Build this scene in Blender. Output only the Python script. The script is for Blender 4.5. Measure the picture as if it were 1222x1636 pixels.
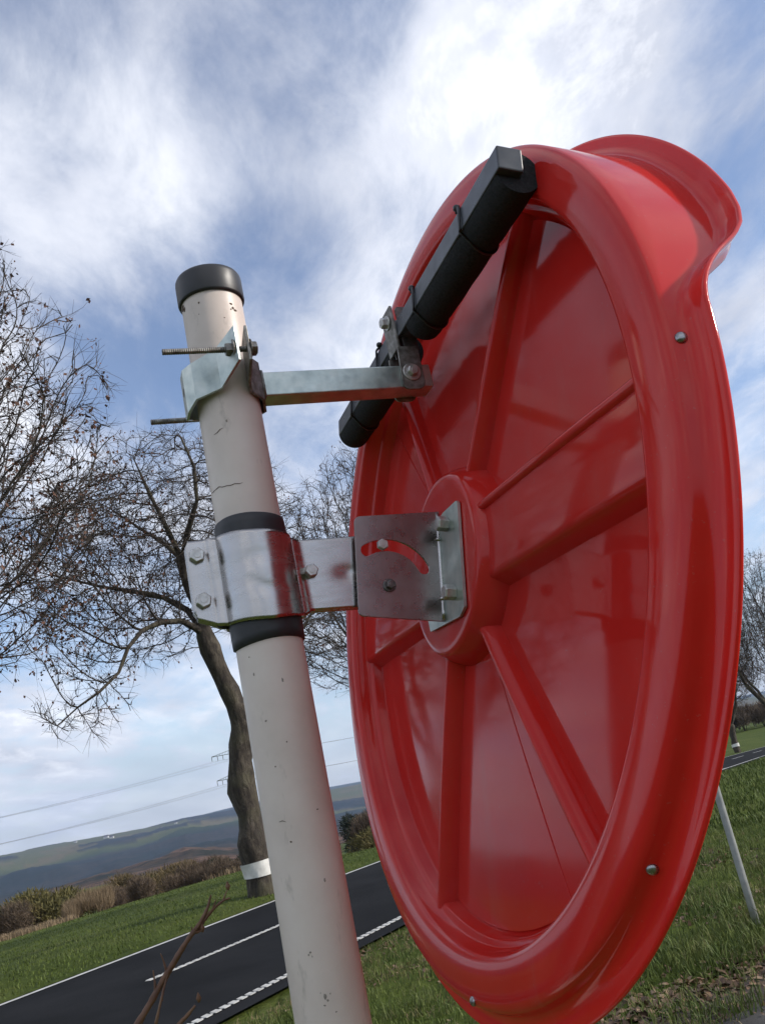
import bpy, bmesh, math, random
import numpy as np
from mathutils import Vector, Matrix, noise as mnoise
from mathutils.kdtree import KDTree

random.seed(7); rng = np.random.default_rng(7)
S = bpy.context.scene
for o in list(bpy.data.objects): bpy.data.objects.remove(o)
COL = S.collection
R_ = math.radians

# ---------------------------------------------------------------- camera
FPX = 1400.0
K = 0.2154; kn = math.hypot(1, K)
DX, DY = 1/kn, -K/kn
PITCH = math.atan(408.03/FPX)
cp, sp = math.cos(PITCH), math.sin(PITCH)
camd = bpy.data.cameras.new('camera'); cam = bpy.data.objects.new('camera', camd); COL.objects.link(cam)
X = Vector((DX, -DY*sp, DY*cp)); Y = Vector((-DY, -DX*sp, DX*cp)); Z = -Vector((0, cp, sp))
m = Matrix((X, Y, Z)).transposed().to_4x4()
cam.matrix_world = m
camd.sensor_fit = 'VERTICAL'; camd.sensor_height = 36.0; camd.lens = 36*FPX/1636
camd.clip_start = 0.02; camd.clip_end = 40000
S.camera = cam
H_CAM = 2.1

# ---------------------------------------------------------------- light
SUN_AZ, SUN_EL = 96.0, 26.0
sund = bpy.data.lights.new('sun', 'SUN'); sun = bpy.data.objects.new('sun', sund); COL.objects.link(sun)
sund.energy = 2.0; sund.angle = R_(4); sund.color = (1.0, .93, .84)
sdir = Vector((math.sin(R_(SUN_AZ))*math.cos(R_(SUN_EL)), math.cos(R_(SUN_AZ))*math.cos(R_(SUN_EL)), math.sin(R_(SUN_EL))))
sun.rotation_euler = sdir.to_track_quat('Z', 'Y').to_euler()
sun.location = (20, 10, 30)

w = bpy.data.worlds.new('World'); S.world = w; w.use_nodes = True
nt = w.node_tree; nt.nodes.clear()
def N(nt, t, **kw):
    n = nt.nodes.new(t)
    for k, v in kw.items():
        if k.startswith('i_'):
            key = k[2:]; key = int(key) if key.isdigit() else key.replace('_', ' ')
            n.inputs[key].default_value = v
        else: setattr(n, k, v)
    return n
def Lk(nt, a, b): nt.links.new(a, b)
def ramp(nt, fac, stops, interp='LINEAR'):
    r = nt.nodes.new('ShaderNodeValToRGB'); r.color_ramp.interpolation = interp
    el = r.color_ramp.elements
    while len(el) < len(stops): el.new(.5)
    for e_, (p, c) in zip(el, stops):
        e_.position = p; e_.color = (*(c if hasattr(c, '__len__') else (c, c, c)), 1)
    if fac is not None: nt.links.new(fac, r.inputs[0])
    return r
def mth(nt, op, a, b=None, clamp=False):
    n = nt.nodes.new('ShaderNodeMath'); n.operation = op; n.use_clamp = clamp
    for i, v in enumerate((a, b)):
        if v is None: continue
        if hasattr(v, 'is_linked') or hasattr(v, 'links'): nt.links.new(v, n.inputs[i])
        else: n.inputs[i].default_value = v
    return n.outputs[0]
def mixc(nt, fac, a, b, blend='MIX'):
    n = nt.nodes.new('ShaderNodeMix'); n.data_type = 'RGBA'; n.blend_type = blend
    for i, v in ((0, fac), (6, a), (7, b)):
        if hasattr(v, 'links'): nt.links.new(v, n.inputs[i])
        elif i == 0: n.inputs[i].default_value = v
        else: n.inputs[i].default_value = (*v, 1)
    return n.outputs[2]

sky = N(nt, 'ShaderNodeTexSky', sky_type='NISHITA', sun_disc=False, sun_elevation=R_(SUN_EL), sun_rotation=R_(SUN_AZ),
        altitude=300, air_density=1.0, dust_density=.6, ozone_density=2.0)
tc = N(nt, 'ShaderNodeTexCoord')
sep = N(nt, 'ShaderNodeSeparateXYZ'); Lk(nt, tc.outputs['Generated'], sep.inputs[0])
zz = mth(nt, 'ADD', mth(nt, 'MAXIMUM', sep.outputs[2], 0.0), 0.16)
px_ = mth(nt, 'DIVIDE', sep.outputs[0], zz); py_ = mth(nt, 'DIVIDE', sep.outputs[1], zz)
cmb = N(nt, 'ShaderNodeCombineXYZ'); Lk(nt, px_, cmb.inputs[0]); Lk(nt, py_, cmb.inputs[1])
mp = N(nt, 'ShaderNodeMapping'); mp.inputs['Rotation'].default_value = (0, 0, R_(35)); mp.inputs['Scale'].default_value = (1.0, .55, 1)
mp.inputs['Location'].default_value = (3.1, 1.7, 0)
Lk(nt, cmb.outputs[0], mp.inputs[0])
n1 = N(nt, 'ShaderNodeTexNoise', i_Scale=1.7, i_Detail=9.0, i_Roughness=.60, i_Distortion=.25); Lk(nt, mp.outputs[0], n1.inputs[0])
n2 = N(nt, 'ShaderNodeTexNoise', i_Scale=5.5, i_Detail=10.0, i_Roughness=.66, i_Distortion=.3); Lk(nt, mp.outputs[0], n2.inputs[0])
cov = mth(nt, 'ADD', mth(nt, 'MULTIPLY', n1.outputs[0], .52), mth(nt, 'MULTIPLY', n2.outputs[0], .48))
# a few broad cloud banks and gaps, by compass direction
def lobe(az, el, width, amp):
    d = (math.sin(R_(az))*math.cos(R_(el)), math.cos(R_(az))*math.cos(R_(el)), math.sin(R_(el)))
    v = N(nt, 'ShaderNodeVectorMath', operation='DOT_PRODUCT'); Lk(nt, tc.outputs['Generated'], v.inputs[0]); v.inputs[1].default_value = d
    c = math.cos(R_(width))
    r = nt.nodes.new('ShaderNodeMapRange'); r.interpolation_type = 'SMOOTHSTEP'
    r.inputs['From Min'].default_value = c; r.inputs['From Max'].default_value = 1.0
    r.inputs['To Min'].default_value = 0; r.inputs['To Max'].default_value = amp
    Lk(nt, v.outputs['Value'], r.inputs['Value']); return r.outputs[0]
LOBES = [(19.6, 39, 11, .17), (-17, 40, 9, .06), (-15.5, 34.5, 6, .05), (-3.3, 33.4, 5.5, -.12), (-15, 27.5, 8, -.09), (0, 45, 8.5, -.08), (-19, 47, 6, -.05), (3.5, 30, 6, .04), (9, 42, 8, .03),
         (28, 27.4, 5.5, -.09), (25, 16.5, 6, -.08), (26.5, 22.5, 4.5, .05), (-24, 10, 6, -.04), (-24, 4.5, 7, .12), (-70, 25, 30, .10), (100, 30, 40, .06), (180, 30, 50, .06)]
for L_ in LOBES: cov = mth(nt, 'ADD', cov, lobe(*L_))
cm = N(nt, 'ShaderNodeMapRange', interpolation_type='SMOOTHSTEP'); Lk(nt, cov, cm.inputs['Value'])
cm.inputs['From Min'].default_value = .33; cm.inputs['From Max'].default_value = .66
low = N(nt, 'ShaderNodeMapRange', interpolation_type='SMOOTHSTEP'); Lk(nt, sep.outputs[2], low.inputs['Value'])
low.inputs['From Min'].default_value = .0; low.inputs['From Max'].default_value = .19; low.inputs['To Min'].default_value = .72; low.inputs['To Max'].default_value = 0.
cmask = mth(nt, 'MAXIMUM', mth(nt, 'ADD', mth(nt, 'MULTIPLY', cm.outputs[0], .86), .13), low.outputs[0])
n3 = N(nt, 'ShaderNodeTexNoise', i_Scale=2.6, i_Detail=5.0, i_Roughness=.5); Lk(nt, mp.outputs[0], n3.inputs[0])
shade = ramp(nt, n3.outputs[0], [(.3, (3.3, 3.5, 4.1)), (.5, (4.8, 5.0, 5.6)), (.66, (6.6, 6.7, 7.0))])
thick = N(nt, 'ShaderNodeMapRange'); Lk(nt, cov, thick.inputs['Value'])
thick.inputs['From Min'].default_value = .62; thick.inputs['From Max'].default_value = .86; thick.inputs['To Min'].default_value = 0.; thick.inputs['To Max'].default_value = 1
ccol = mixc(nt, thick.outputs[0], shade.outputs[0], (9.6, 9.6, 9.5))
lowc = mixc(nt, mth(nt, 'MULTIPLY', low.outputs[0], .8), ccol, (4.7, 4.95, 5.5))
skyt = mixc(nt, 1.0, sky.outputs[0], (.82, .88, .98), 'MULTIPLY')
fin = mixc(nt, cmask, skyt, lowc)
bg = N(nt, 'ShaderNodeBackground', i_Strength=.1); Lk(nt, fin, bg.inputs[0])
wo = N(nt, 'ShaderNodeOutputWorld'); Lk(nt, bg.outputs[0], wo.inputs[0])

S.render.engine = 'CYCLES'
S.view_settings.view_transform = 'Standard'; S.view_settings.look = 'None'
S.view_settings.exposure = 0.88; S.view_settings.gamma = 1.0; S.view_settings.use_curve_mapping = False
S.cycles.max_bounces = 8; S.cycles.volume_bounces = 0; S.cycles.transparent_max_bounces = 16
S.cycles.sample_clamp_indirect = 6.0
try: S.cycles.use_denoising = True
except Exception: pass

# ---------------------------------------------------------------- materials
def mat(name):
    m = bpy.data.materials.new(name); m.use_nodes = True
    nt = m.node_tree; b = nt.nodes['Principled BSDF']; return m, nt, b
def noise(nt, scale, detail=4, rough=.55, dist=0, coord='Object', vec=None, scl=None):
    t = nt.nodes.new('ShaderNodeTexCoord'); src = vec or t.outputs[coord]
    if scl:
        mp = nt.nodes.new('ShaderNodeMapping'); mp.inputs['Scale'].default_value = scl; nt.links.new(src, mp.inputs[0]); src = mp.outputs[0]
    n = N(nt, 'ShaderNodeTexNoise', i_Scale=scale, i_Detail=float(detail), i_Roughness=rough, i_Distortion=float(dist)); nt.links.new(src, n.inputs[0])
    return n.outputs[0]
def bump(nt, b, h, strength=.3, dist=.01):
    n = N(nt, 'ShaderNodeBump', i_Strength=strength, i_Distance=dist); nt.links.new(h, n.inputs['Height']); nt.links.new(n.outputs[0], b.inputs['Normal'])
def simple(name, cols, scale=20, rough=(.5, .7), metal=0., bmp=.2, bd=.002, spec=.5, scl=None, detail=5, stops=(.3, .7)):
    m, nt, b = mat(name)
    f = noise(nt, scale, detail, scl=scl)
    r = ramp(nt, f, [(stops[0]+(stops[1]-stops[0])*i/(len(cols)-1), c) for i, c in enumerate(cols)])
    nt.links.new(r.outputs[0], b.inputs['Base Color'])
    f2 = noise(nt, scale*2.3, 3, scl=scl)
    rr = ramp(nt, f2, [(.3, rough[0]), (.7, rough[1])]); nt.links.new(rr.outputs[0], b.inputs['Roughness'])
    b.inputs['Metallic'].default_value = metal; b.inputs['Specular IOR Level'].default_value = spec
    if bmp: bump(nt, b, f, bmp, bd)
    return m

def red_plastic():
    m, nt, b = mat('red_plastic')
    f = noise(nt, 9, 5)
    c = ramp(nt, f, [(.3, (.60, .022, .017)), (.7, (.68, .030, .023))])
    dust = noise(nt, 260, 2, .7); dm = ramp(nt, dust, [(.68, 0), (.74, .35)])
    cc = mixc(nt, dm.outputs[0], c.outputs[0], (.45, .16, .14))
    film = ramp(nt, noise(nt, 3.5, 7, .65, .4), [(.45, 0), (.75, .16)])
    streak = ramp(nt, noise(nt, 22, 4, .6, scl=(1, 1, .12)), [(.56, 0), (.72, .14)])
    cc = mixc(nt, film.outputs[0], cc, (.50, .20, .18)); cc = mixc(nt, streak.outputs[0], cc, (.48, .17, .15))
    nt.links.new(cc, b.inputs['Base Color'])
    r = ramp(nt, noise(nt, 6, 6), [(.35, .05), (.72, .15)]); nt.links.new(r.outputs[0], b.inputs['Roughness'])
    b.inputs['IOR'].default_value = 1.46
    b.inputs['Specular IOR Level'].default_value = .42
    bump(nt, b, noise(nt, 5, 2), .035, .02)
    tr = N(nt, 'ShaderNodeBsdfTranslucent'); tr.inputs[0].default_value = (.9, .02, .01, 1)
    mx = N(nt, 'ShaderNodeMixShader', i_0=.22)
    out = nt.nodes['Material Output']
    nt.links.new(b.outputs[0], mx.inputs[1]); nt.links.new(tr.outputs[0], mx.inputs[2]); nt.links.new(mx.outputs[0], out.inputs[0])
    return m
M = {}
M['red'] = red_plastic()
m, nt2, b = mat('chrome_mirror'); b.inputs['Metallic'].default_value = 1; b.inputs['Base Color'].default_value = (.85, .87, .88, 1); b.inputs['Roughness'].default_value = .02
M['mirror'] = m

def pole_paint():
    m, nt, b = mat('pole_paint')
    c = ramp(nt, noise(nt, 14, 6, .6), [(.3, (.60, .515, .45)), (.55, (.68, .59, .52)), (.75, (.72, .64, .57))])
    d = ramp(nt, noise(nt, 60, 4, .7, scl=(1, 1, .35)), [(.62, 0), (.78, .5)])
    c1 = mixc(nt, d.outputs[0], c.outputs[0], (.26, .23, .19))
    # rust chips
    ch = ramp(nt, noise(nt, 95, 3, .5), [(.80, 0), (.81, 1)], 'LINEAR')
    c2 = mixc(nt, ch.outputs[0], c1, (.09, .055, .03))
    sc = ramp(nt, noise(nt, 42, 2, .5, scl=(1.0, 1.0, .25)), [(.75, 0), (.76, .5)])
    c3 = mixc(nt, sc.outputs[0], c2, (.16, .12, .09))
    nt.links.new(c3, b.inputs['Base Color'])
    r = ramp(nt, noise(nt, 30, 4), [(.3, .36), (.7, .52)]); nt.links.new(r.outputs[0], b.inputs['Roughness'])
    bump(nt, b, noise(nt, 70, 3), .08, .002)
    return m
M['pole'] = pole_paint()
M['cap'] = simple('black_cap_plastic', [(.015, .015, .017), (.028, .028, .030)], 25, (.36, .48), bmp=.05)
M['rubber'] = simple('black_rubber', [(.016, .017, .020), (.03, .031, .034)], 40, (.45, .6), bmp=.1)
M['galv'] = simple('galvanised_steel', [(.36, .42, .40), (.48, .54, .50), (.58, .62, .57)], 60, (.28, .42), metal=.85, bmp=.03, bd=.001)
M['galv_worn'] = simple('weathered_steel', [(.10, .09, .08), (.22, .21, .19), (.36, .36, .34)], 120, (.38, .55), metal=.75, bmp=.15, bd=.0008)
M['stainless'] = simple('stainless_steel', [(.44, .42, .40), (.50, .48, .46)], 22, (.22, .30), metal=1., bmp=.01, bd=.001, scl=(1, 1, 4))
M['bolt'] = simple('bolt_steel', [(.42, .41, .39), (.66, .65, .62)], 160, (.32, .50), metal=.85, bmp=.06, bd=.0006)
M['darkbolt'] = simple('dark_bolt_steel', [(.09, .085, .08), (.2, .19, .18)], 160, (.3, .5), metal=.8, bmp=.1, bd=.0006)
M['screw'] = simple('screw_steel', [(.18, .18, .18), (.45, .45, .45)], 160, (.2, .4), metal=.95, bmp=.1, bd=.0006)
M['blackbar'] = simple('black_painted_steel', [(.035, .040, .048), (.06, .066, .076)], 30, (.26, .40), bmp=.04, bd=.001)
M['foam'] = simple('black_foam', [(.014, .015, .016), (.032, .033, .034)], 420, (.8, .95), bmp=.5, bd=.0015, spec=.2)
M['tie'] = simple('zip_tie_nylon', [(.01, .01, .011), (.018, .018, .02)], 60, (.3, .4), bmp=0)
M['post'] = simple('grey_post_metal', [(.26, .27, .26), (.38, .39, .37)], 12, (.4, .55), metal=.3, bmp=.05)
def bark():
    m, nt, b = mat('bark')
    f = noise(nt, 6.5, 9, .75, .6, scl=(1, 1, .4))
    v = N(nt, 'ShaderNodeTexVoronoi', i_Scale=9.0); t = nt.nodes.new('ShaderNodeTexCoord')
    mp = nt.nodes.new('ShaderNodeMapping'); mp.inputs['Scale'].default_value = (1, 1, .3); nt.links.new(t.outputs['Object'], mp.inputs[0]); nt.links.new(mp.outputs[0], v.inputs[0])
    c = ramp(nt, f, [(.3, (.016, .012, .010)), (.5, (.050, .039, .029)), (.68, (.125, .105, .078))])
    mo = ramp(nt, noise(nt, 1.3, 4), [(.5, 0), (.7, .55)])
    cc = mixc(nt, mo.outputs[0], c.outputs[0], (.105, .10, .05))
    nt.links.new(cc, b.inputs['Base Color']); b.inputs['Roughness'].default_value = .9
    h = mth(nt, 'ADD', f, mth(nt, 'MULTIPLY', v.outputs[0], .5)); bump(nt, b, h, .9, .06)
    return m
M['bark'] = bark()
M['twig'] = simple('twig_bark', [(.028, .022, .018), (.065, .048, .036)], 3, (.8, .9), bmp=0)
M['deadleaf'] = simple('withered_leaf', [(.06, .026, .016), (.14, .062, .035)], 1.5, (.7, .85), bmp=0)
M['white_paint'] = simple('white_bark_paint', [(.55, .54, .50), (.74, .73, .69)], 6, (.7, .85), bmp=.4, bd=.02)
M['cane'] = simple('thorny_cane_bark', [(.05, .022, .012), (.13, .06, .03), (.17, .10, .05)], 45, (.5, .7), bmp=.4, bd=.001)

def asphalt(name, a, c):
    m, nt, b = mat(name)
    f = noise(nt, 90, 3, .7); g = noise(nt, .6, 5, .6)
    r = ramp(nt, f, [(.35, a), (.7, c)])
    d = ramp(nt, g, [(.38, 0), (.66, .8)])
    cc = mixc(nt, d.outputs[0], r.outputs[0], tuple(x*1.7 for x in c))
    nt.links.new(cc, b.inputs['Base Color']); b.inputs['Roughness'].default_value = .92
    b.inputs['Specular IOR Level'].default_value = .10
    bump(nt, b, f, .4, .006); return m
M['asphalt'] = asphalt('road_asphalt', (.005, .0053, .0062), (.0105, .0108, .012))
M['asphalt2'] = asphalt('side_road_asphalt', (.032, .031, .031), (.075, .072, .069))
M['paint'] = simple('road_marking_paint', [(.42, .41, .38), (.66, .65, .61)], 7, (.6, .7), bmp=.3, bd=.004)

# ---------------------------------------------------------------- object helpers
def tag(o, label=None, cat=None, group=None, kind=None):
    if label: o['label'] = label
    if cat: o['category'] = cat
    if group: o['group'] = group
    if kind: o['kind'] = kind
    return o
def empty(name, loc, **kw):
    o = bpy.data.objects.new(name, None); COL.objects.link(o); o.location = loc; o.empty_display_size = .1
    tag(o, **kw); return o
def wloc(o):
    v = Vector((0, 0, 0))
    while o: v += o.location; o = o.parent
    return v
class G:
    """collects geometry in world coordinates"""
    def __init__(s): s.v = []; s.f = []; s.n = 0
    def add(s, v, f):
        v = np.asarray(v, float).reshape(-1, 3); s.v.append(v); s.f += [tuple(int(i)+s.n for i in q) for q in f]; s.n += len(v); return s
    def addq(s, v, f):   # f as np array of quads/tris
        v = np.asarray(v, float).reshape(-1, 3); s.v.append(v); s.f += (np.asarray(f)+s.n).tolist(); s.n += len(v); return s
    def make(s, name, mat, parent=None, smooth=False, bevel=0, solid=0, subsurf=0, origin=None, segs=2, autosm=None):
        V = np.concatenate(s.v); base = Vector((0, 0, 0))
        if parent: base = wloc(parent)
        og = Vector(origin) if origin is not None else (base if parent else Vector((0, 0, 0)))
        me = bpy.data.meshes.new(name); me.from_pydata((V-np.array(og)).tolist(), [], s.f); me.validate()
        if smooth: me.polygons.foreach_set('use_smooth', [True]*len(me.polygons))
        if mat: me.materials.append(mat)
        o = bpy.data.objects.new(name, me); COL.objects.link(o)
        o.location = og-base if parent else og
        if parent: o.parent = parent
        if solid:
            md = o.modifiers.new('solid', 'SOLIDIFY'); md.thickness = solid; md.offset = 0
        if bevel:
            md = o.modifiers.new('bevel', 'BEVEL'); md.width = bevel; md.segments = segs; md.limit_method = 'ANGLE'; md.angle_limit = R_(40)
        if smooth and (bevel or autosm):
            try: me.set_sharp_from_angle(angle=R_(autosm or 35))
            except Exception: pass
        return o
def unit(v): v = np.asarray(v, float); return v/np.linalg.norm(v)
def perp(d):
    d = unit(d); a = np.array([0, 0, 1.]) if abs(d[2]) < .9 else np.array([1., 0, 0])
    u = unit(np.cross(a, d)); return u, np.cross(d, u)
def box(c, ax, hs):
    c = np.asarray(c, float); ax = [unit(a) for a in ax]; v = []
    for i in (-1, 1):
        for j in (-1, 1):
            for k in (-1, 1): v.append(c+ax[0]*hs[0]*i+ax[1]*hs[1]*j+ax[2]*hs[2]*k)
    f = [(0, 1, 3, 2), (4, 6, 7, 5), (0, 4, 5, 1), (2, 3, 7, 6), (0, 2, 6, 4), (1, 5, 7, 3)]
    return v, f
def tube(pts, rad, n=12, caps=True, closed=False, up=None):
    pts = np.asarray(pts, float); m = len(pts); rad = np.broadcast_to(rad, (m,))
    T = np.gradient(pts, axis=0) if not closed else np.roll(pts, -1, 0)-np.roll(pts, 1, 0)
    T /= np.linalg.norm(T, axis=1)[:, None]+1e-12
    u, _ = perp(T[0]) if up is None else (unit(up), 0); V = []
    for i in range(m):
        u = u-T[i]*(u@T[i]); u = unit(u); w_ = np.cross(T[i], u)
        a = np.linspace(0, 2*np.pi, n, endpoint=False)
        V.append(pts[i]+rad[i]*(np.outer(np.cos(a), u)+np.outer(np.sin(a), w_)))
    V = np.concatenate(V); F = []
    for i in range(m if closed else m-1):
        i2 = (i+1) % m
        for j in range(n):
            k = (j+1) % n; F.append((i*n+j, i*n+k, i2*n+k, i2*n+j))
    if caps and not closed: F.append(tuple(range(n))[::-1]); F.append(tuple((m-1)*n+j for j in range(n)))
    return V, F
def lathe(c, axis, prof, n=32, capa=True, capb=True):
    """prof: (radius, height) along axis"""
    c = np.asarray(c, float); d = unit(axis); u, w_ = perp(d); a = np.linspace(0, 2*np.pi, n, endpoint=False)
    ring = np.outer(np.cos(a), u)+np.outer(np.sin(a), w_)
    V = np.concatenate([c+d*h+ring*r for r, h in prof]); F = []
    for i in range(len(prof)-1):
        for j in range(n):
            k = (j+1) % n; F.append((i*n+j, i*n+k, (i+1)*n+k, (i+1)*n+j))
    if capa: F.append(tuple(range(n))[::-1])
    if capb: F.append(tuple((len(prof)-1)*n+j for j in range(n)))
    return V, F
def prism(outer, frame, t, holes=()):
    """flat plate: outline in 2D, frame = (origin, u, v, w), thickness t along w, centred"""
    o, u, v, w_ = [np.asarray(q, float) for q in frame]
    bm = bmesh.new(); loops = []
    for L in [outer]+list(holes):
        vs = [bm.verts.new((x, y, 0)) for x, y in L]
        for i in range(len(vs)): bm.edges.new((vs[i], vs[(i+1) % len(vs)]))
    bmesh.ops.triangle_fill(bm, edges=bm.edges[:], use_dissolve=False, use_beauty=True, normal=(0, 0, 1))
    bm.verts.index_update()
    P = np.array([q.co[:] for q in bm.verts]); F = [tuple(q.index for q in f.verts) for f in bm.faces]
    for f in bm.faces: f.normal_update()
    F = [tuple(q.index for q in f.verts) if f.normal.z > 0 else tuple(q.index for q in f.verts)[::-1] for f in bm.faces]
    bm.free(); n = len(P)
    top = o+np.outer(P[:, 0], u)+np.outer(P[:, 1], v)+w_*t/2; bot = top-w_*t
    FF = list(F)+[tuple(i+n for i in q)[::-1] for q in F]; k = 0
    for li, L in enumerate([outer]+list(holes)):
        m_ = len(L); ar = sum(L[i][0]*L[(i+1) % m_][1]-L[(i+1) % m_][0]*L[i][1] for i in range(m_))
        for i in range(m_):
            a, b_ = k+i, k+(i+1) % m_
            q = (a, a+n, b_+n, b_) if (ar > 0) == (li == 0) or (li > 0 and ar < 0) else (b_, b_+n, a+n, a)
            FF.append(q)
        k += m_
    return np.concatenate([top, bot]), FF
def rounded(pts, r, n=4):
    out = []; m_ = len(pts)
    rs = r if hasattr(r, '__len__') else [r]*m_
    for i in range(m_):
        p = np.array(pts[i], float); a = np.array(pts[i-1], float); b = np.array(pts[(i+1) % m_], float); rr = rs[i]
        if rr <= 0: out.append(tuple(p)); continue
        da, db = unit(a-p), unit(b-p); p0, p1 = p+da*rr, p+db*rr
        for t in np.linspace(0, 1, n+1): out.append(tuple((1-t)**2*p0+2*t*(1-t)*p+t*t*p1))
    return out
def bolt(c, d, r=.0055, h=.0045, washer=.008, shank=0., mt='bolt', parent=None, rot=0.):
    """hex bolt head sitting at c, pointing along d"""
    g = G(); c = np.asarray(c, float); d = unit(d)
    if washer: g.add(*lathe(c, d, [(washer*.97, 0), (washer, .0003), (washer, .0012), (washer*.95, .0016)], 24))
    u, w_ = perp(d); a = np.arange(6)*math.pi/3+rot; ring = np.outer(np.cos(a), u)+np.outer(np.sin(a), w_)
    z0 = .0014 if washer else 0; V = np.concatenate([c+d*z0+ring*r, c+d*(z0+h*.82)+ring*r, c+d*(z0+h)+ring*r*.86])
    F = [(i, (i+1) % 6, 6+(i+1) % 6, 6+i) for i in range(6)]+[(6+i, 6+(i+1) % 6, 12+(i+1) % 6, 12+i) for i in range(6)]+[tuple(range(12, 18))]
    g.add(V, F)
    g.add(*lathe(c+d*(z0+h-.0002), d, [(r*.45, 0), (r*.42, .0004)], 16))
    if shank: g.add(*lathe(c-d*shank, d, [(r*.52, 0), (r*.52, shank)], 12))
    return g.make('bolt', M[mt], parent, bevel=.0003, segs=1)

# ---------------------------------------------------------------- terrain
UN = np.array([math.sin(R_(27.5)), math.cos(R_(27.5))])     # along the road
NN = np.array([-UN[1], UN[0]])                              # away, to the left
def qs(x, y): return x*NN[0]+y*NN[1], x*UN[0]+y*UN[1]
def sst(a, b, x): t = np.clip((x-a)/(b-a), 0, 1); return t*t*(3-2*t)
def zroad(s):
    t = (s-25.5)/3.0
    return -H_CAM-.042*3.0*np.where(t > 20, t, np.log1p(np.exp(np.clip(t, -40, 20))))
AZ = np.array([-180, -60, -40, -26, -21.6, -18, -15.9, -13.9, -12.2, -8, -5, 0, 8, 15, 20, 40, 60, 180.])
TAB = {  # distance (after the local plateau edge D1) : elevation angles as seen from the junction
 'D1':   [60, 60, 60, 60, 60, 60, 60, 60, 60, 60, 60, 60, 80, 100, 110, 110, 80, 60],
 15:     [-4, -4.5, -4.9, -4.9, -4.8, -4.75, -4.7, -4.6, -4.6, -5.0, -5.2, -4.6, -3.5, -2.75, -2.65, -2.6, -3, -4],
 50:     [-4, -4.5, -5.0, -5.0, -5.0, -5.0, -5.0, -5.0, -5.0, -5.2, -5.0, -4.3, -3.2, -2.2, -2.0, -2, -2.5, -4],
 300:    [-3, -3.5, -3.9, -3.9, -3.9, -4.0, -4.3, -4.4, -4.5, -4.4, -4.2, -4.0, -2.6, -1.75, -1.6, -1.6, -2, -3],
 500:    [-2.5, -2.7, -2.9, -2.9, -2.9, -3.1, -3.5, -3.7, -3.9, -3.9, -3.7, -3.5, -2.2, -1.5, -1.4, -1.4, -1.6, -2.5],
 800:    [-2, -2.6, -3.0, -3.0, -2.75, -2.6, -2.6, -2.9, -3.3, -3.4, -3.2, -3, -1.9, -1.35, -1.3, -1.3, -1.4, -2],
 1100:   [-2, -2.5, -2.9, -2.8, -2.35, -2.0, -1.8, -2.2, -2.9, -3.05, -2.8, -2.7, -1.8, -1.4, -1.35, -1.3, -1.3, -2],
 1500:   [-2, -2.6, -2.9, -2.9, -2.8, -2.6, -2.5, -2.7, -3.1, -3.1, -3.0, -2.8, -1.9, -1.5, -1.4, -1.3, -1.3, -2],
 2500:   [-1.6, -2.0, -2.2, -2.3, -2.3, -2.3, -2.2, -2.3, -2.5, -2.6, -2.5, -2.2, -1.6, -1.3, -1.2, -1.1, -1.2, -1.6],
 3600:   [-.8, -.8, -.8, -.75, -.9, -.95, -.9, -1.1, -1.25, -1.6, -1.8, -1.5, -1.0, -.8, -.8, -.7, -.8, -.8],
 5200:   [-.1, -.1, -.1, .02, -.08, -.2, -.12, -.2, -.26, -.30, -.35, -.3, -.3, -.22, -.2, -.2, -.1, -.1],
 5800:   [-.3, -.3, -.3, -.2, -.3, -.4, -.4, -.4, -.45, -.5, -.5, -.4, -.35, -.3, -.3, -.3, -.3, -.3],
 9000:   [-.3, -.3, -.3, -.3, -.3, -.3, -.22, -.12, -.08, -.1, -.2, -.2, -.1, -.02, -.0, -.1, -.3, -.3],
 14000:  [-.6]*18}
SLOPE = ([-180, -60, -40, -26, -12, -5, 5, 12, 17, 60, 180], [.02, .05, .06, .066, .042, .09, .05, .0, .0, .0, .02])
def vnoise(x, y, f, oct=3, seed=0.):
    x = np.asarray(x, float)*f+seed; y = np.asarray(y, float)*f+seed*1.7; out = np.zeros_like(x); a = 1; tot = 0
    for k in range(oct):
        xi, yi = np.floor(x), np.floor(y); xf, yf = x-xi, y-yi; xf = xf*xf*(3-2*xf); yf = yf*yf*(3-2*yf)
        def h(i, j):
            v = np.sin(i*127.1+j*311.7+k*17.3)*43758.5453; return v-np.floor(v)
        out += a*((h(xi, yi)*(1-xf)+h(xi+1, yi)*xf)*(1-yf)+(h(xi, yi+1)*(1-xf)+h(xi+1, yi+1)*xf)*yf); tot += a; a *= .5; x = x*2.03+5.1; y = y*2.03+1.3
    return out/tot
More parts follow.
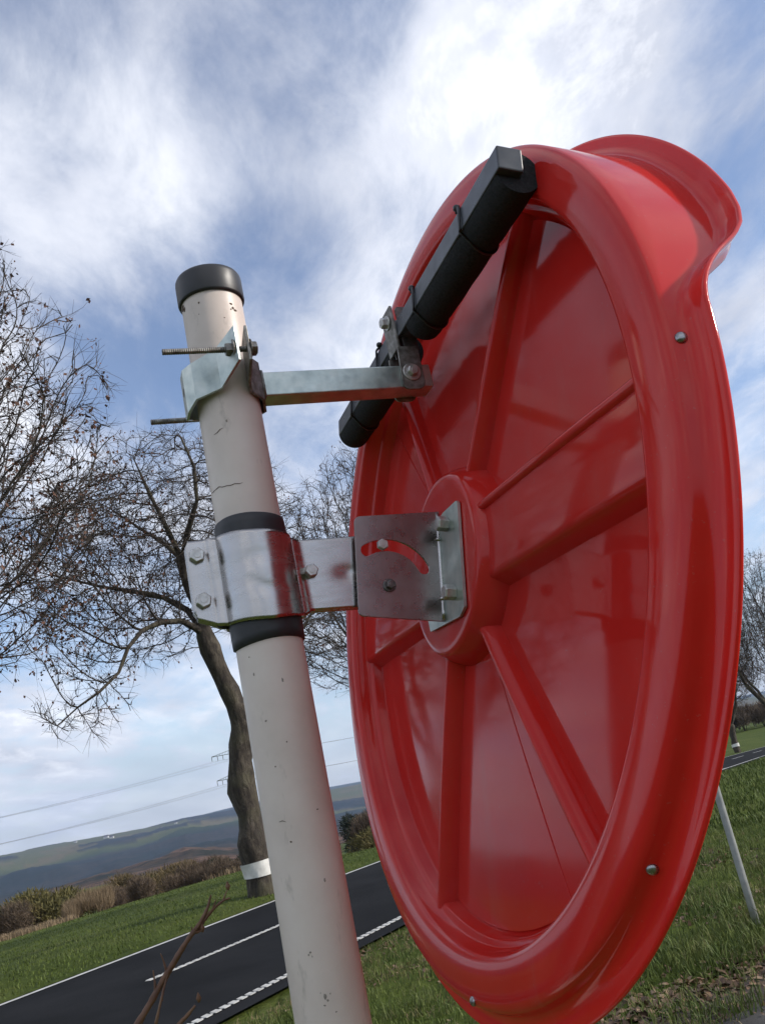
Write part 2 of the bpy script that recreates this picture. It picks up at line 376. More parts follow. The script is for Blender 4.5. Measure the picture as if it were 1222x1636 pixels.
def ground_z(x, y):
    x = np.asarray(x, float); y = np.asarray(y, float)
    q, s = qs(x, y); d = np.hypot(x, y)+1e-6; az = np.degrees(np.arctan2(x, y))
    zr = zroad(s)
    near = zr+.12*sst(7.0, 5.2, q)                                   # grass bank on the near side
    ditch = -.03*np.exp(-((q-13.9)/.5)**2)
    slope = np.interp(az, *SLOPE)
    far = zr+ditch-slope*np.maximum(q-15.5, 0)
    onroad = (q > 6.9) & (q < 13.2)
    z = np.where(q < 7.4, near, far)+np.where(onroad, -.06, 0)
    z = z+np.where(onroad, 0, (vnoise(x, y, .9, 3)-.5)*.10*sst(2, 6, d))
    D1 = np.interp(az, AZ, TAB['D1'])
    ks = [k for k in TAB if k != 'D1']
    ez = [np.interp(az, AZ, TAB[k]) for k in ks]; ds = [D1+k if k < 100 else np.full_like(D1, k) for k in ks]
    prev_d = D1; prev_z = None
    # height of local terrain at D1 along this bearing
    xx, yy = np.sin(np.radians(az))*D1, np.cos(np.radians(az))*D1
    q1, s1 = qs(xx, yy); z1 = np.where(q1 < 7.4, zroad(s1)+.12, zroad(s1)-slope*np.maximum(q1-15.5, 0))
    res = z.copy(); zprev = z1; dprev = D1
    for e_, dd in zip(ez, ds):
        zz_ = np.tan(np.radians(e_))*dd; t = np.clip((d-dprev)/(dd-dprev), 0, 1)
        inside = (d >= dprev)
        res = np.where(inside, zprev+(zz_-zprev)*(t*t*(3-2*t)*.5+t*.5), res); zprev = zz_; dprev = dd
    rough = (vnoise(x, y, 1/18., 3, 3.)-.5)*7*sst(600, 1000, d)+(vnoise(x, y, 1/420., 4, 9.)-.5)*95*sst(1300, 2300, d)*sst(4300, 3400, d)+(vnoise(x, y, 1/90., 3, 19.)-.5)*14*sst(700, 900, d)*sst(4300, 3400, d)
    rough = rough+(vnoise(x, y, 1/380., 4, 29.)-.5)*34*sst(3900, 4600, d)*sst(5900, 5500, d)+(10+14*vnoise(x, y, 1/30., 2, 6.))*sst(.56, .60, vnoise(x, y, 1/420., 2, 5.))*sst(3700, 4300, d)*sst(6000, 5600, d)*.9
    res = res+rough*(1-.75*sst(4000, 5000, d))
    return res
def gz(x, y): return float(ground_z(np.array([x]), np.array([y]))[0])

az = np.concatenate([np.arange(-180, -60, 4), np.arange(-60, -30, .6), np.arange(-30, 27, .13), np.arange(27, 60, .6), np.arange(60, 180, 4)])
rad = np.concatenate([np.arange(.3, 6, .5), 6*1.032**np.arange(0, 236)]); rad = rad[rad < 9500]; rad = rad[rad < 9300]
A_, D_ = np.meshgrid(np.radians(az), rad); GX, GY = np.sin(A_)*D_, np.cos(A_)*D_
GZ = ground_z(GX, GY); nr, na = GX.shape
gv = np.stack([GX, GY, GZ], -1).reshape(-1, 3)
ii, jj = np.meshgrid(np.arange(nr-1), np.arange(na), indexing='ij'); j2 = (jj+1) % na
gf = np.stack([ii*na+jj, ii*na+j2, (ii+1)*na+j2, (ii+1)*na+jj], -1).reshape(-1, 4)
gf = gf[:, ::-1]
cz = len(gv); gv = np.vstack([gv, [0, 0, gz(0.01, .01)]])
gm = bpy.data.meshes.new('ground')
gm.vertices.add(len(gv)); gm.vertices.foreach_set('co', gv.ravel())
tri = [(cz, (j+1) % na, j) for j in range(na)]
allf = gf.tolist()+tri
gm.clear_geometry(); gm.from_pydata(gv.tolist(), [], allf)
gm.polygons.foreach_set('use_smooth', [True]*len(gm.polygons))
# land cover: R = woodland, G = dry / brown field, B = haze tint painted into far woodland, growing with distance
dd = D_.ravel(); xx, yy, azd = GX.ravel(), GY.ravel(), np.degrees(A_).ravel()
wood = np.zeros_like(dd)
hill = sst(560, 640, dd)*sst(3700, 3300, dd)
pl = vnoise(xx, yy, 1/420., 2, 5.)
plateau = sst(3400, 3800, dd)*(pl > .60)
wood = np.maximum(hill, plateau)
wood = np.maximum(wood, sst(7000, 7500, dd)*.6)
right = sst(3, 12, azd)
wood = np.where((dd > 560) & (dd < 1600) & (azd > 10), (pl > .52)*1., wood)
fieldp = vnoise(np.floor(xx/130.)*13.1, np.floor(yy/210.)*7.7, 1.0, 1, 2.)
brown = (fieldp > .62)*sst(90, 140, dd)*.8
brown = np.maximum(brown, sst(3400, 3800, dd)*.38)
brown = np.maximum(brown, sst(60, 64, dd)*sst(140, 100, dd)*sst(8, 2, azd)*.7)
haze_tint = np.clip((dd-1250)/700, 0, 1)
colr = np.ones((len(gv), 4)); colr[:-1, 0] = wood; colr[:-1, 1] = brown; colr[:-1, 2] = haze_tint; colr[-1] = (0, 0, 0, 1)
ca = gm.color_attributes.new('cover', 'FLOAT_COLOR', 'POINT'); ca.data.foreach_set('color', colr.ravel())
def ground_mat():
    m, nt, b = mat('meadow_and_woodland')
    at = N(nt, 'ShaderNodeAttribute', attribute_name='cover'); sp_ = N(nt, 'ShaderNodeSeparateColor'); nt.links.new(at.outputs[0], sp_.inputs[0])
    f1 = noise(nt, .35, 6, .62); f2 = noise(nt, 9, 5, .7); f3 = noise(nt, .012, 5, .6); f4 = noise(nt, .06, 5, .75)
    gr = ramp(nt, f1, [(.3, (.048, .072, .012)), (.5, (.072, .10, .018)), (.7, (.105, .124, .032))])
    g2 = ramp(nt, f2, [(.35, (.55, .55, .5)), (.65, (1.15, 1.12, 1.0))])
    gg = mixc(nt, .8, gr.outputs[0], g2.outputs[0], 'MULTIPLY')
    dry = ramp(nt, f4, [(.3, (.10, .075, .035)), (.7, (.17, .125, .06))])
    c1 = mixc(nt, sp_.outputs[1], gg, dry.outputs[0])
    wd = ramp(nt, f4, [(.34, (.016, .011, .009)), (.45, (.075, .044, .030)), (.58, (.155, .090, .058)), (.70, (.12, .09, .05))])
    wd2 = ramp(nt, noise(nt, .004, 5, .6), [(.44, 0), (.58, 1)])
    wdd = mixc(nt, mth(nt, 'MULTIPLY', wd2.outputs[0], .85), wd.outputs[0], (.010, .018, .012))
    wdd = mixc(nt, mth(nt, 'MULTIPLY', sp_.outputs[2], .8), wdd, (.012, .020, .018))  # far woodland pulled to dark blue-green, hazier look put into its colour
    c2 = mixc(nt, sp_.outputs[0], c1, wdd)
    nt.links.new(c2, b.inputs['Base Color']); b.inputs['Roughness'].default_value = .95; b.inputs['Specular IOR Level'].default_value = .1
    bump(nt, b, mth(nt, 'ADD', f2, mth(nt, 'MULTIPLY', f1, .5)), .7, .08)
    return m
M['ground'] = ground_mat(); gm.materials.append(M['ground'])
go = bpy.data.objects.new('ground', gm); COL.objects.link(go); tag(go, kind='structure')

# ---------------------------------------------------------------- road
def ribbon(name, q0, q1, s0, s1, mt, dz, ds=.5, kind='structure', parent=None, qf=None, collect=None):
    ss = np.arange(s0, s1+ds*.5, ds); V = []
    for s in ss:
        a, b_ = (q0, q1)
        for q in (a, b_):
            p = NN*q+UN*s; V.append((p[0], p[1], float(zroad(s))+dz))
    F = [(2*i, 2*i+1, 2*i+3, 2*i+2) for i in range(len(ss)-1)]
    g = collect or G(); g.add(V, F)
    if collect: return
    o = g.make(name, mt, parent); 
    if kind: tag(o, kind=kind)
    return o
ribbon('road', 7.18, 13.06, -60, 260, M['asphalt'], -.004, 1.0)
g = G(); ribbon('', 12.85, 12.97, -40, 240, None, .003, .8, collect=g); g.make('far_edge_line', M['paint']); tag(bpy.data.objects['far_edge_line'], kind='structure')
# profiled near edge line: short raised oblique bars
g = G()
s = -20.0
while s < 40:
    for k in (0,):
        for qq in (0,):
            P = []
            for (a, b_) in ((7.50, 0), (7.62, .035), (7.62, .135), (7.50, .10)):
                p = NN*a+UN*(s+b_); P.append((p[0], p[1], float(zroad(s))+.003))
            top = [(x, y, z+.006) for x, y, z in P]
            g.add(P+top, [(4, 5, 6, 7), (0, 1, 5, 4), (1, 2, 6, 5), (2, 3, 7, 6), (3, 0, 4, 7)])
    s += .15
ribbon('', 7.535, 7.585, -20, 40, None, .0025, .5, collect=g)
ribbon('', 7.50, 7.62, 40, 240, None, .003, 1.0, collect=g)
tag(g.make('near_edge_line', M['paint']), kind='structure')
g = G()
for s0 in np.arange(13.9-8*3-4, 200, 8.0):
    if s0 < 30:
        s = s0
        while s < s0+4:
            P = []
            for (a, b_) in ((10.36, 0), (10.48, .03), (10.48, .14), (10.36, .11)):
                p = NN*a+UN*(s+b_); P.append((p[0], p[1], float(zroad(s))+.003))
            top = [(x, y, z+.005) for x, y, z in P]; g.add(P+top, [(4, 5, 6, 7), (0, 1, 5, 4), (1, 2, 6, 5), (2, 3, 7, 6), (3, 0, 4, 7)])
            s += .16
        ribbon('', 10.37, 10.47, s0, s0+4, None, .0025, .5, collect=g)
    else: ribbon('', 10.36, 10.48, s0, s0+4, None, .003, .5, collect=g)
tag(g.make('centre_line', M['paint']), kind='structure')
# gravelly side road at the lower right
e0 = np.array([1.38, 6.42]); hd = R_(66); u2 = np.array([math.sin(hd), math.cos(hd)]); n2_ = np.array([u2[1], -u2[0]])
g = G(); ss = np.arange(-2.0, 26, .5); V = []
rg = random.Random(3)
for s in ss:
    for k, off in enumerate(np.linspace(0, 2.8, 6)):
        p = e0+u2*s+n2_*(off+(rg.uniform(-.06, .06) if k == 0 else 0)); V.append((p[0], p[1], gz(*p)+.03))
F = [(i*6+k, i*6+k+1, i*6+k+7, i*6+k+6) for i in range(len(ss)-1) for k in range(5)]
g.add(V, F); tag(g.make('side_road', M['asphalt2'], smooth=True), kind='structure')

# ---------------------------------------------------------------- rig frame and mirror frame
PO = np.array([-.1215, .765, 0.]); HH = R_(69.5)
Ha = np.array([math.sin(HH), math.cos(HH), 0]); Eb = np.array([math.cos(HH), -math.sin(HH), 0]); Uz = np.array([0, 0, 1.])
def P3(a, b, z): return PO+Ha*a+Eb*b+Uz*z
RM = .378
MC = np.array([.0459648, .8245314, .1769418])
mn = unit([-.92375386, -.34465235, .16701365]); me_ = unit([.3495621, -.9369132, 0]); mg = unit([.1564773, .05838164, .98595458])
def M3(x, y, z): return MC+RM*(me_*x+mg*y+mn*z)

# ---- post
GROUND0 = gz(PO[0], PO[1])
post = empty('metal_post', (PO[0], PO[1], GROUND0), label='cream painted round steel post carrying the red mirror', cat='post')
g = G(); g.add(*lathe(PO, Uz, [(.0295, GROUND0-.3), (.0295, -1), (.0295, -.3), (.0295, .1), (.0295, .3), (.0295, .480)], 64)); g.make('pole', M['pole'], post, smooth=True, autosm=40)
g = G(); g.add(*lathe(PO, Uz, [(.0300, .4665), (.0316, .467), (.0325, .469), (.0325, .490), (.0322, .4925), (.0312, .4945), (.029, .4957), (.022, .4965), (.012, .497), (.0005, .497)], 64, capa=False)); g.make('end_cap', M['cap'], post, smooth=True)
g = G()
t_ = np.linspace(0, 2*np.pi, 64, endpoint=False); V = []
prof = [(.0297, .1255), (.0316, .1265), (.0320, .134), (.0320, .232), (.0316, .2385), (.0297, .240)]
for r, z in prof:
    for a in t_: V.append(P3(r*math.cos(a), r*math.sin(a), z+.0012*math.sin(2*a+z*40)))
F = [(i*64+j, i*64+(j+1) % 64, (i+1)*64+(j+1) % 64, (i+1)*64+j) for i in range(5) for j in range(64)]
g.add(V, F); g.make('rubber_sleeve', M['rubber'], post, smooth=True)

M['rust'] = simple('rust_patch', [(.05, .03, .02), (.13, .08, .045)], 300, (.8, .9), bmp=.3, bd=.0005)
M['scuff'] = simple('grey_scuff', [(.20, .17, .14), (.33, .29, .25)], 300, (.7, .8), bmp=0)
def psurf(deg, z, r=.02975): return P3(r*math.cos(R_(deg)), r*math.sin(R_(deg)), z)
rc_ = random.Random(5)
def chip(deg, z, w_, h_, mt, nm='paint_chip'):
    n = 11; V = [psurf(deg, z, .0298)]
    for i in range(n):
        a = i*2*math.pi/n; k = rc_.uniform(.55, 1.15); V.append(psurf(deg+math.degrees(w_*math.cos(a)*k/.0297), z+h_*math.sin(a)*k, .02972))
    g = G(); g.add(V, [(0, 1+i, 1+(i+1) % n) for i in range(n)]); g.make(nm, mt, post)
for c in ((172, .462, .004, .003), (165, .459, .003, .0025), (124.7, .4560, .0012, .0012), (64, .4525, .0016, .0013), (61, .4485, .0020, .0016), (56, .4465, .0022, .0015), (66, .4465, .0010, .0009), (128, .444, .0006, .0005), (82, .436, .0008, .0006),
          (119.5, -.0365, .0010, .0009), (69.5, -.0167, .0012, .0006), (124.7, .0226, .0008, .0006), (95, .128, .0009, .0006), (140, .115, .0006, .0006), (100, .04, .0007, .0007)): chip(*c, M['rust'])
for c in ((107, -.150, .0012, .0022), (104, -.153, .0008, .0010), (110, -.156, .0011, .0007), (99, -.149, .0006, .0009), (113, -.147, .0005, .0006), (118, -.118, .0012, .0009), (121, -.1195, .0007, .0007), (116, -.121, .0005, .0009), (95, -.162, .0009, .0006), (90, .09, .001, .002), (128, .06, .0012, .0010), (78, -.07, .0010, .0018), (136, .10, .0010, .0014), (110, .33, .0010, .0016)): chip(*c, M['scuff'], 'scuff_mark')
for crack in ([(176, .2705), (165, .2700), (150, .2706), (146, .2712), (138, .2695), (129, .2692), (121, .2684), (114, .2690), (106, .2680), (100, .2686)], [(138, .3205), (130, .3215), (124, .3235), (118, .324)], [(134, -.02), (128, -.0195), (122, -.021)]):
    q = [psurf(a, z, .0297) for a, z in crack]; g = G(); g.add(*tube(q, [.00012]+[.00034]*(len(q)-2)+[.0001], 5)); g.make('paint_crack', M['rust'], post)

# ---- mirror shell (built in its own disc frame)
mir = empty('traffic_mirror', tuple(MC), label='large round red plastic traffic mirror with hood, seen from behind', cat='traffic mirror')
NT = 576
def vis(th):
    d = 90-abs(((math.degrees(th)+180) % 360)-180-90) if False else None
    a = abs(((math.degrees(th)-90+180) % 360)-180)       # degrees away from the top
    return float(np.interp(90-a, [7, 8.5, 10, 11.5, 13, 14.3, 16, 18, 20.5, 24, 30], [0, .03, .10, .20, .33, .47, .65, .80, .90, .965, 1.]))
def shell_profile(th):
    v = vis(th); lip = -.048-.172*v
    P = [(.845, -.094), (.855, -.092), (.859, -.086), (.864, -.062), (.868, -.056), (.877, -.053), (.882, -.048), (.888, -.020), (.893, -.008), (.899, -.0022), (.907, 0.),
         (.935, .0015), (.965, .001), (.979, -.0005), (.988, -.003), (.9945, -.0075), (.998, -.013)]
    z0, z1 = -.013, lip+.020
    if z1 > z0-.002: z1 = z0-.002
    for t in (.25, .5, .75, 1.): P.append((.998+.004*t, z0+(z1-z0)*t))
    P += [(1.0035, lip+.015), (1.0065, lip+.010), (1.011, lip+.0055), (1.018, lip+.002), (1.027, lip+.0003), (1.038, lip), (1.047, lip+.0003), (1.0515, lip-.0002), (1.0530, lip-.0025), (1.0530, lip-.0065), (1.0510, lip-.0088),
          (1.040, lip-.0095), (1.022, lip-.0095), (1.010, lip-.013), (1.000, lip-.018), (.994, lip-.020)]
    P += [(.990, min(-.03, lip)*.5-.02), (.982, -.06), (.975, -.095), (.953, -.111)]
    return P
g = G(); V = []; thv = np.linspace(0, 2*np.pi, NT, endpoint=False)
for th in thv:
    for r, z in shell_profile(th): V.append(M3(r*math.cos(th), r*math.sin(th), z))
npf = len(shell_profile(0)); F = []
for i in range(NT):
    i2 = (i+1) % NT
    for k in range(npf-1): F.append((i*npf+k, i*npf+k+1, i2*npf+k+1, i2*npf+k))
g.add(V, F); shell = g.make('shell', M['red'], mir, smooth=True)
def floor_z(r): return -.088+.021*(1-(min(r, .85)/.85)**2)
g = G(); V = [M3(0, 0, floor_z(0))]; RR = np.linspace(.06, .85, 15)
for r in RR:
    for th in thv[::4]: V.append(M3(r*math.cos(th), r*math.sin(th), floor_z(r)))
nn = len(thv[::4]); F = [(0, 1+j, 1+(j+1) % nn) for j in range(nn)]
for i in range(len(RR)-1):
    for j in range(nn): F.append((1+i*nn+j, 1+(i+1)*nn+j, 1+(i+1)*nn+(j+1) % nn, 1+i*nn+(j+1) % nn))
g.add(V, F); g.make('back_panel', M['red'], mir, smooth=True)
# mirror dome on the far side
g = G(); V = [M3(0, 0, -.20)]; RR = np.linspace(.07, .955, 14)
for r in RR:
    for th in thv[::4]: V.append(M3(r*math.cos(th), r*math.sin(th), -.20+.09*(r/.955)**2))
F = [(0, 1+(j+1) % nn, 1+j) for j in range(nn)]
for i in range(len(RR)-1):
    for j in range(nn): F.append((1+i*nn+j, 1+i*nn+(j+1) % nn, 1+(i+1)*nn+(j+1) % nn, 1+(i+1)*nn+j))
g.add(V, F); g.make('mirror_face', M['mirror'], mir, smooth=True)
# ribs: rounded ridges
def rib(thd, r0, r1, hw=.0185, hh=.045):
    th = R_(thd); dx, dy = math.cos(th), math.sin(th); nx, ny = -dy, dx; V = []; NS = 14; ang = np.linspace(0, math.pi, 13)
    prof = [(-hw*1.5, -.01)]+[(-hw*math.cos(a)*(1+.28*(1-math.sin(a))), -.002+hh*math.sin(a)**.8) for a in ang]+[(hw*1.5, -.01)]
    for i in range(NS):
        r = r0+(r1-r0)*i/(NS-1)
        for (c, h) in prof: V.append(M3(dx*r+nx*c, dy*r+ny*c, floor_z(r)+h))
    k = len(prof); F = [(i*k+j, i*k+j+1, (i+1)*k+j+1, (i+1)*k+j) for i in range(NS-1) for j in range(k-1)]
    g = G(); g.add(V, F); return g.make('rib', M['red'], mir, smooth=True)
for a in (56, 119, -111, -54.5): rib(a, .22, .885)
# wide flat cross rail
g = G(); prof = [(-.122, -.01), (-.112, .004), (-.098, .037), (-.092, .044), (-.082, .046), (.073, .046), (.083, .044), (.089, .037), (.104, .004), (.114, -.01)]
V = []; xs = np.linspace(-.875, .875, 30)
for x in xs:
    for (c, h) in prof: V.append(M3(x, c, floor_z(abs(x))+h))
k = len(prof); F = [(i*k+j, i*k+j+1, (i+1)*k+j+1, (i+1)*k+j) for i in range(len(xs)-1) for j in range(k-1)]
g.add(V, [q[::-1] for q in F]); g.make('cross_rail', M['red'], mir, smooth=True)
g = G(); V = []
pr_ = [(-.012, -.002), (-.009, .008), (-.004, .012), (.004, .012), (.009, .008), (.012, -.002)]
for x in xs:
    for (c, h) in pr_: V.append(M3(x, c+.078, floor_z(abs(x))+.046+h))
F = [(i*6+j, i*6+j+1, (i+1)*6+j+1, (i+1)*6+j) for i in range(len(xs)-1) for j in range(5)]
g.add(V, [q[::-1] for q in F]); g.make('rail_ridge', M['red'], mir, smooth=True)
# fine mould line across the diameter
for a0 in (-66.5, 131.5):
    pts = [M3(math.cos(R_(a0))*r, math.sin(R_(a0))*r, floor_z(r)+.0003) for r in np.linspace(.28, .845, 12)]
    g = G(); g.add(*tube(pts, .0006, 6)); g.make('mould_line', M['red'], mir)
# hub
g = G(); V = []; hp = [(.256, -.072), (.252, -.050), (.247, -.034), (.234, -.008), (.2315, -.004), (.227, .0), (.221, .0025), (.21, .004), (.1, .004), (.02, .004)]
for r, z in hp:
    for th in thv[::6]: V.append(M3(r*math.cos(th), r*math.sin(th), z))
nn = len(thv[::6]); F = [(i*nn+j, (i)*nn+(j+1) % nn, (i+1)*nn+(j+1) % nn, (i+1)*nn+j) for i in range(len(hp)-1) for j in range(nn)]+[tuple((len(hp)-1)*nn+j for j in range(nn))]
g.add(V, F); g.make('hub', M['red'], mir, smooth=True, autosm=50)
# rim screws
def dome_screw(th, r, z, dirv):
    c = M3(r*math.cos(th), r*math.sin(th), z); g = G()
    g.add(*lathe(c, dirv, [(.0038, -.001), (.0038, .0005), (.0034, .0012), (.0025, .0020), (.0012, .0024), (.0002, .0025)], 20))
    g.make('screw', M['screw'], mir, smooth=True)
for thd in (4.5, -44, -90, 180, 225, 270+45-90):
    th = R_(thd); rd = me_*math.cos(th)+mg*math.sin(th)
    if thd in (4.5, -44, -90): dome_screw(th, 1.003 if thd != -90 else .985, -.028 if thd != -90 else -.001, unit(rd+mn*.45) if thd != -90 else mn)

# ---- lower clamp bracket
root = P3(0, 0, .19)
lb = empty('clamp_bracket', tuple(root), label='stainless steel band clamp and hinge plate joining post to mirror hub', cat='bracket')
def band(sign, name, a1, dent):
    path = []
    s0 = .0035*sign
    path.append((-.0607, s0)); 
    for a in np.linspace(-.058, -.044, 8): path.append((a, s0))
    path += [(-.041, s0+.001*sign), (-.0385, s0+.0035*sign)]
    a0 = math.pi-.22
    for t in np.linspace(a0, .22, 30): path.append((.0338*math.cos(t), sign*.0338*math.sin(t)))
    path += [(.0362, s0+.0035*sign), (.0385, s0+.001*sign)]
    for a in np.linspace(.042, a1, 16): path.append((a, s0))
    path = np.array(path); nz = 26; V = []
    tn = np.gradient(path, axis=0); tn /= np.linalg.norm(tn, axis=1)[:, None]; nm = np.stack([-tn[:, 1], tn[:, 0]], 1)*(sign)
    for i, (a, b) in enumerate(path):
        for j in range(nz):
            v = j/(nz-1); zb = float(np.interp(a, [-.06, -.04, 0, .03, .042, .095], [.1563, .1475, .1420, .1440, .1495, .1457])); zt = float(np.interp(a, [-.06, -.04, 0, .03, .040, .095], [.2270, .2272, .2225, .2200, .2165, .214]))
            cr = 0
            if i == 0: cr = .004*max(0, abs(v-.5)*2-.85)/.15
            z = zb+(zt-zb)*v
            dz = 0.
            if dent:
                # pressed wavy creases
                e1 = math.exp(-((v-(.62+.10*math.sin((a+.02)*70)))/.085)**2)*math.exp(-((a+.004)/.022)**2)
                e2 = math.exp(-((v-(.40-.08*math.sin((a+.01)*90)))/.08)**2)*math.exp(-((a-.002)/.022)**2)
                e3 = math.exp(-((v-.5)/.10)**2)*math.exp(-((a-.083)/.012)**2)
                e4 = math.exp(-((v-.35)/.3)**2)*math.exp(-((a+.040)/.006)**2)
                dz = -.0009*e1-.0011*e2-.0016*e3-.0008*e4
            V.append(P3(a+nm[i, 0]*dz+cr, b+nm[i, 1]*dz, z))
    n_ = len(path); F = [(i*nz+j, (i+1)*nz+j, (i+1)*nz+j+1, i*nz+j+1) for i in range(n_-1) for j in range(nz-1)]
    if sign < 0: F = [q[::-1] for q in F]
    g = G(); g.add(V, F); return g.make(name, M['stainless'], lb, smooth=True, solid=.0026, autosm=60)
fb = band(1, 'clamp_band', .098, True); band(-1, 'clamp_band', .098, False)
for z in (.2125, .1715): 
    bo = bolt(P3(-.0515, .0050, z), Eb, r=.0072, h=.0055, washer=.0, parent=lb, rot=.3)
    nutp = bolt(P3(-.0515, -.0050, z), -Eb, r=.0072, h=.006, washer=.008, parent=lb); nutp.name = 'nut'
g = G(); bolt(P3(.0475, .0050, .1855), Eb, r=.0064, h=.0060, washer=.0, parent=lb, rot=.1)
# hinge plate with curved slot: outline in mirror frame (z along the axis, y up), plane x=0
def mp2(z, y): return (z*RM, y*RM)
out = rounded([mp2(.012, .131), mp2(.236, .104), mp2(.233, -.146), mp2(.012, -.155)], [0, .006, .006, 0], 5)
cx_, cy_ = .153, -.069
slot = []
def arc(rr, a0, a1, n): return [(cx_+rr*math.cos(a), cy_+rr*math.sin(a)) for a in np.linspace(a0, a1, n)]
rin, rout = .088, .118; A0, A1 = R_(58), R_(153)
rc = (rin+rout)/2; hwid = (rout-rin)/2
def capend(a, sgn):
    c = (cx_+rc*math.cos(a), cy_+rc*math.sin(a)); base = a if sgn > 0 else a+math.pi
    return [(c[0]+hwid*math.cos(base+t), c[1]+hwid*math.sin(base+t)) for t in np.linspace(0, math.pi, 8)[1:-1]]
sl = arc(rout, A0, A1, 16)+capend(A1, 1)+arc(rin, A1, A0, 16)+capend(A0, -1)
sl = [mp2(z, y) for z, y in sl]
XP = .024
M['hinge'] = simple('hinge_steel_red_reflection', [(.25, .215, .205), (.33, .29, .28)], 30, (.24, .34), metal=1., bmp=.01, bd=.001)  # base darkened and warmed to paint in a dark red reflection from behind the camera
g = G(); g.add(*prism(out, (M3(XP, 0, 0), mn, mg, me_), .0026, [sl])); hp_ = g.make('hinge_plate', M['hinge'], lb, bevel=.0004, segs=2)
out2 = [mp2(.012, .120), mp2(.21, .09), mp2(.21, -.13), mp2(.012, -.148)]
# flange plate against the hub: right leaf and left leaf
fl = rounded([(-.105*RM, -.10*RM), (-.082*RM, -.158*RM), (.120*RM, -.164*RM), (.152*RM, -.148*RM), (.158*RM, .108*RM), (.150*RM, .116*RM), (.06*RM, .116*RM), (-.02*RM, .10*RM)], [.001]*8, 3)
g = G(); g.add(*prism(fl, (M3(0, 0, .0105), me_, mg, mn), .0026)); g.make('hub_flange', M['galv'], lb, bevel=.0004)
# fold bead with two pips
g = G(); g.add(*tube([M3(XP+.002, y, .0165) for y in np.linspace(-.152, .126, 14)], [.0022]*14, 10))
for y in (.055, -.098): g.add(*lathe(M3(XP+.005, y, .019)-mg*.002, mg, [(.0010, 0), (.0027, .001), (.0027, .003), (.001, .004)], 12))
g.make('fold_bead', M['stainless'], lb, smooth=True)
for (z, y) in ((.168, .033), (.153, -.069)):
    bolt(M3(XP+.0035, y, z), me_, r=.0055 if y > 0 else .0046, h=.005, washer=.0 if y > 0 else .0062, parent=lb, rot=.4, mt='bolt' if y > 0 else 'darkbolt')
for (x, y) in ((.083, .078), (.098, -.100)):
    bolt(M3(x, y, .0145), mn, r=.0072, h=.0105, washer=.0, parent=lb, rot=.2)

# ---- upper strut bracket
sb = empty('strut_bracket', tuple(P3(0, 0, .373)), label='galvanised square strut clamped near post top with threaded rods', cat='bracket')
def bent(path, z_of, name, mt, th=.0028, par=sb):
    V = []; 
    for (a, b) in path:
        zb, zt = z_of(a, b); V += [P3(a, b, zb), P3(a, b, zt)]
    F = [(2*i, 2*i+2, 2*i+3, 2*i+1) for i in range(len(path)-1)]
    g = G(); g.add(V, F); return g.make(name, M[mt], par, solid=th, bevel=.0005)
def zl(a, b):
    bb = abs(b)
    if bb > .060: return (.3765, .409) 
    if bb > .036: return (.352, .390)
    return (.350, .396)
lp = [(.0045, .0615), (-.0105, .036), (-.0325, .0225), (-.0390, .008), (-.0390, -.008), (-.0325, -.0225), (-.0105, -.036), (.0045, -.0615)]
def tabz(front):
    return (.372, .408)
def left_z(a, b):
    q = abs(b); return (float(np.interp(q, [.008, .0225, .036, .0615], [.3490, .3550, .3585, .3735])), float(np.interp(q, [.008, .0225, .036, .0615], [.3935, .3925, .3990, .4085])))
bent(lp, left_z, 'clamp_half', 'galv')
rp = [(.0145, .0615), (.0145, .040), (.0165, .030), (.030, .018), (.034, 0), (.030, -.018), (.0165, -.030), (.0145, -.040), (.0145, -.0615)]
bent(rp, left_z, 'clamp_half', 'galv_worn')
for (b, z, a0) in ((.0535, .3885, -.0615), (-.047, .3675, -.069)):
    g = G(); pts = []; rr = []
    nth = 46
    for i in range(nth*2):
        a = a0+(.024-a0)*i/(nth*2-1); pts.append(P3(a, b, z)); rr.append(.0029 if i % 2 else .0025)
    g.add(*tube(pts, rr, 12)); g.make('threaded_rod', M['galv_worn'], sb)
    bolt(P3(.0165, b, z), Ha, r=.0068, h=.0055, washer=.0092, parent=sb, rot=.2, mt='galv_worn')
    nb = bolt(P3(.0018, b, z), -Ha, r=.0066, h=.006, washer=.0092, parent=sb, rot=.5, mt='galv_worn'); nb.name = 'nut'
g = G(); g.add(*lathe(P3(-.0398, .001, .3735), -Ha, [(.0042, 0), (.0042, .0006)], 16)); g.make('hole_shade_disc', M['tie'], sb)  # black disc laid on the clamp for the shade inside a hole
# square tube
g = G(); g.add(*box(P3(.1205, 0, .373), (Ha, Eb, Uz), (.0885, .0125, .0125))); g.make('square_strut', M['galv'], sb, bevel=.0014, segs=3)
g = G(); g.add(*tube([P3(.0335, b, z) for b, z in ((-.013, .360), (-.0125, .386), (.0125, .386), (.013, .360), (-.013, .360))], .0018, 6)); g.make('weld', M['galv_worn'], sb, smooth=True)
